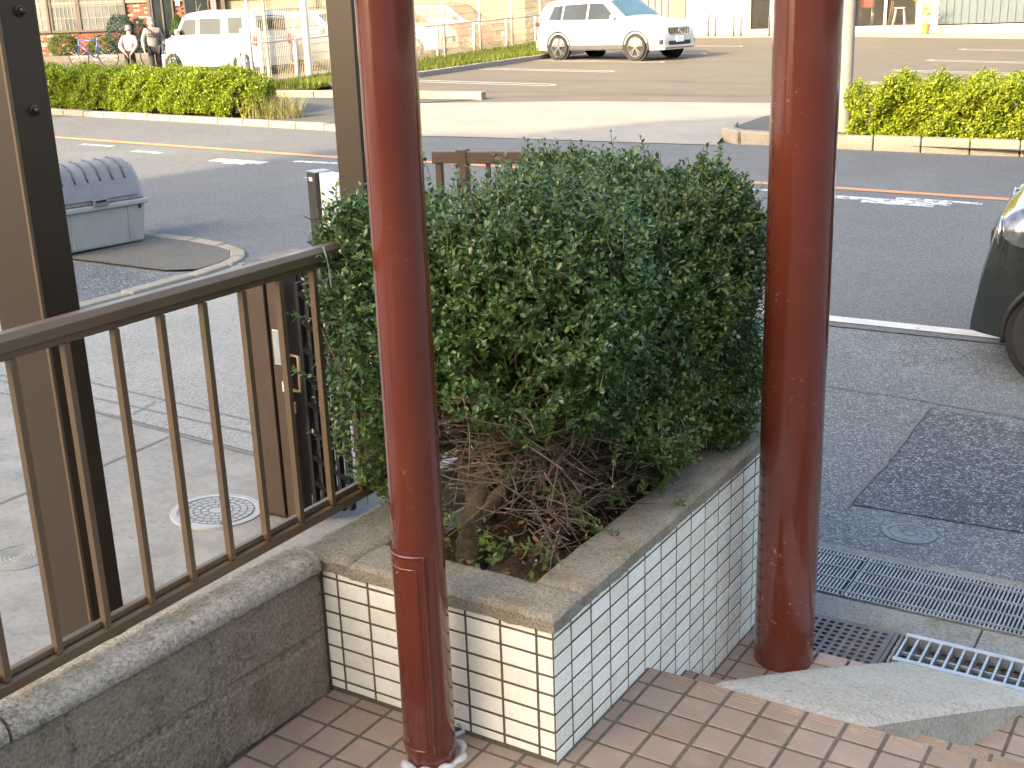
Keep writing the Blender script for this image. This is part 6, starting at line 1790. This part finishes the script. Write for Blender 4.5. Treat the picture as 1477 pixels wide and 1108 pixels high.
    if bag:
        MB().obox((0.24 * s, -0.02, 0.88 * s), (0.10, 0.26, 0.26)).build('shoulder_bag', m['bagnavy'], p, bevel=0.03, seg=3)
        MB().tube([(-0.13 * s, -0.06, 1.44 * s), (-0.04 * s, -0.185, 1.32 * s), (0.10 * s, -0.19, 1.14 * s), (0.22 * s, -0.12, 0.99 * s)], 0.016, 6).build('bag_strap', m['blackplastic'], p, smooth=True)
        for zz in (1.24, 1.30):
            MB().tube([(0.20 * s * math.cos(t), -0.02 + 0.155 * s * math.sin(t), zz * s) for t in np.linspace(0, 6.283, 24, endpoint=False)], 0.014, 6, closed=True).build('sweater_stripe', m['stripe'], p, smooth=True)
    return p
MANX, MANY = G(20.9, 16.7).xy
WOMX, WOMY = G(21.75, 16.75).xy
camdir = lambda x, y: math.atan2(CAM_POS.y - y, CAM_POS.x - x) + math.pi / 2
person(MANX, MANY, camdir(MANX, MANY) + R(8), 'person in a grey striped sweater and white mask carrying a dark shoulder bag', 1.54, m['sweater'], 0.0, False, True)
person(WOMX, WOMY, camdir(WOMX, WOMY) + R(170), 'person in a grey hat and pale pink jacket stooping with hands held behind', 1.34, m['pinkjacket'], 0.9, True, False)
o = empty('shopping_trolley', G(20.45, 16.9), 0.6, 'dark wheeled shopping frame next to the person in the striped sweater', 'trolley')
MB().tube([(-0.1, -0.15, 0.0), (-0.05, -0.1, 0.75), (0.05, -0.1, 0.75), (0.1, -0.15, 0.0)], 0.014, 8).build('frame', m['blackplastic'], o, smooth=True)
MB().box(-0.10, 0.10, -0.10, 0.12, 0.12, 0.55).build('bag', m['bagnavy'], o, bevel=0.03)

# ================================================================== unseen occluders added to shade the street and the long hedge
hs = empty('shade_block', G(-1, -40), ROAD_RZ, 'unseen cream block added far behind the porch to shade the street', 'building')  # added occluder, set far back so the porch still gets sky light
def hp(name, l0, l1, d0, d1, z0, z1, mat): return MB().box(l0 + 1, l1 + 1, d0, d1, z0, z1).build(name, mat, hs)
# local +y = away from the street
HH = 23.9
hp('wall', -70, 24.9, 0, 12, -0.6, HH, m['housewall'])
MB().extrude([(x + 1, z) for x, z in ((24.3, HH - 0.5), (24.3, HH - 0.4), (23.8, 25.1), (23.3, 25.8), (22.5, 26.3), (21.2, 25.9), (20.2, 24.9), (19.4, HH + 0.3), (19.4, HH - 0.5))], 'y', 1.0, 4.0).build('shadow_wedge', m['housewall'], hs)  # added outline, shaped to throw a wedge of shade on the far apron
hp('roof', -70.4, 24.9, -0.02, 12.3, HH, HH + 0.25, m['roofdark'])
for k in range(12):
    for zz in (1.2, 5.0, 8.8, 12.6, 16.4, 20.2):
        hp('window', -30 + 4 * k, -28 + 4 * k, -0.04, 0.0, zz, zz + 1.6, m['carglass'])
sg_ = empty('shade_board', G(22.5, -2.0), ROAD_RZ, 'unseen blank board on two posts added to shade the left of the long hedge', 'sign')  # added out of view; its edge ends the shade on the long hedge
MB().box(-2.45, 2.6, -0.1, 0.1, 5.75, 7.35).build('board', m['whitepanel'], sg_, bevel=0.02)
for x in (-1.8, 1.8): MB().lathe([(0.11, -0.3), (0.11, 5.75)], 16, c=(x, 0, 0)).build('post', m['greypanel'], sg_, smooth=True, angle=40)
# far building closing the view behind the parked cars
fb = empty('warehouse', G(26, 56), ROAD_RZ, 'long pale warehouse standing beyond the cars behind the mesh fence', 'building')
MB().box(-18, 30, 0 - 8, 0, -2, 7.0).build('wall', m['greypanel'], fb)
MB().box(-18.4, 30.4, -8.4, 0.3, 7.0, 7.3).build('roof', m['roofdark'], fb)
for k in range(9): MB().box(-15 + 5 * k, -12.5 + 5 * k, 0.0, 0.05, 1.2, 3.0).build('window', m['litglass'], fb)
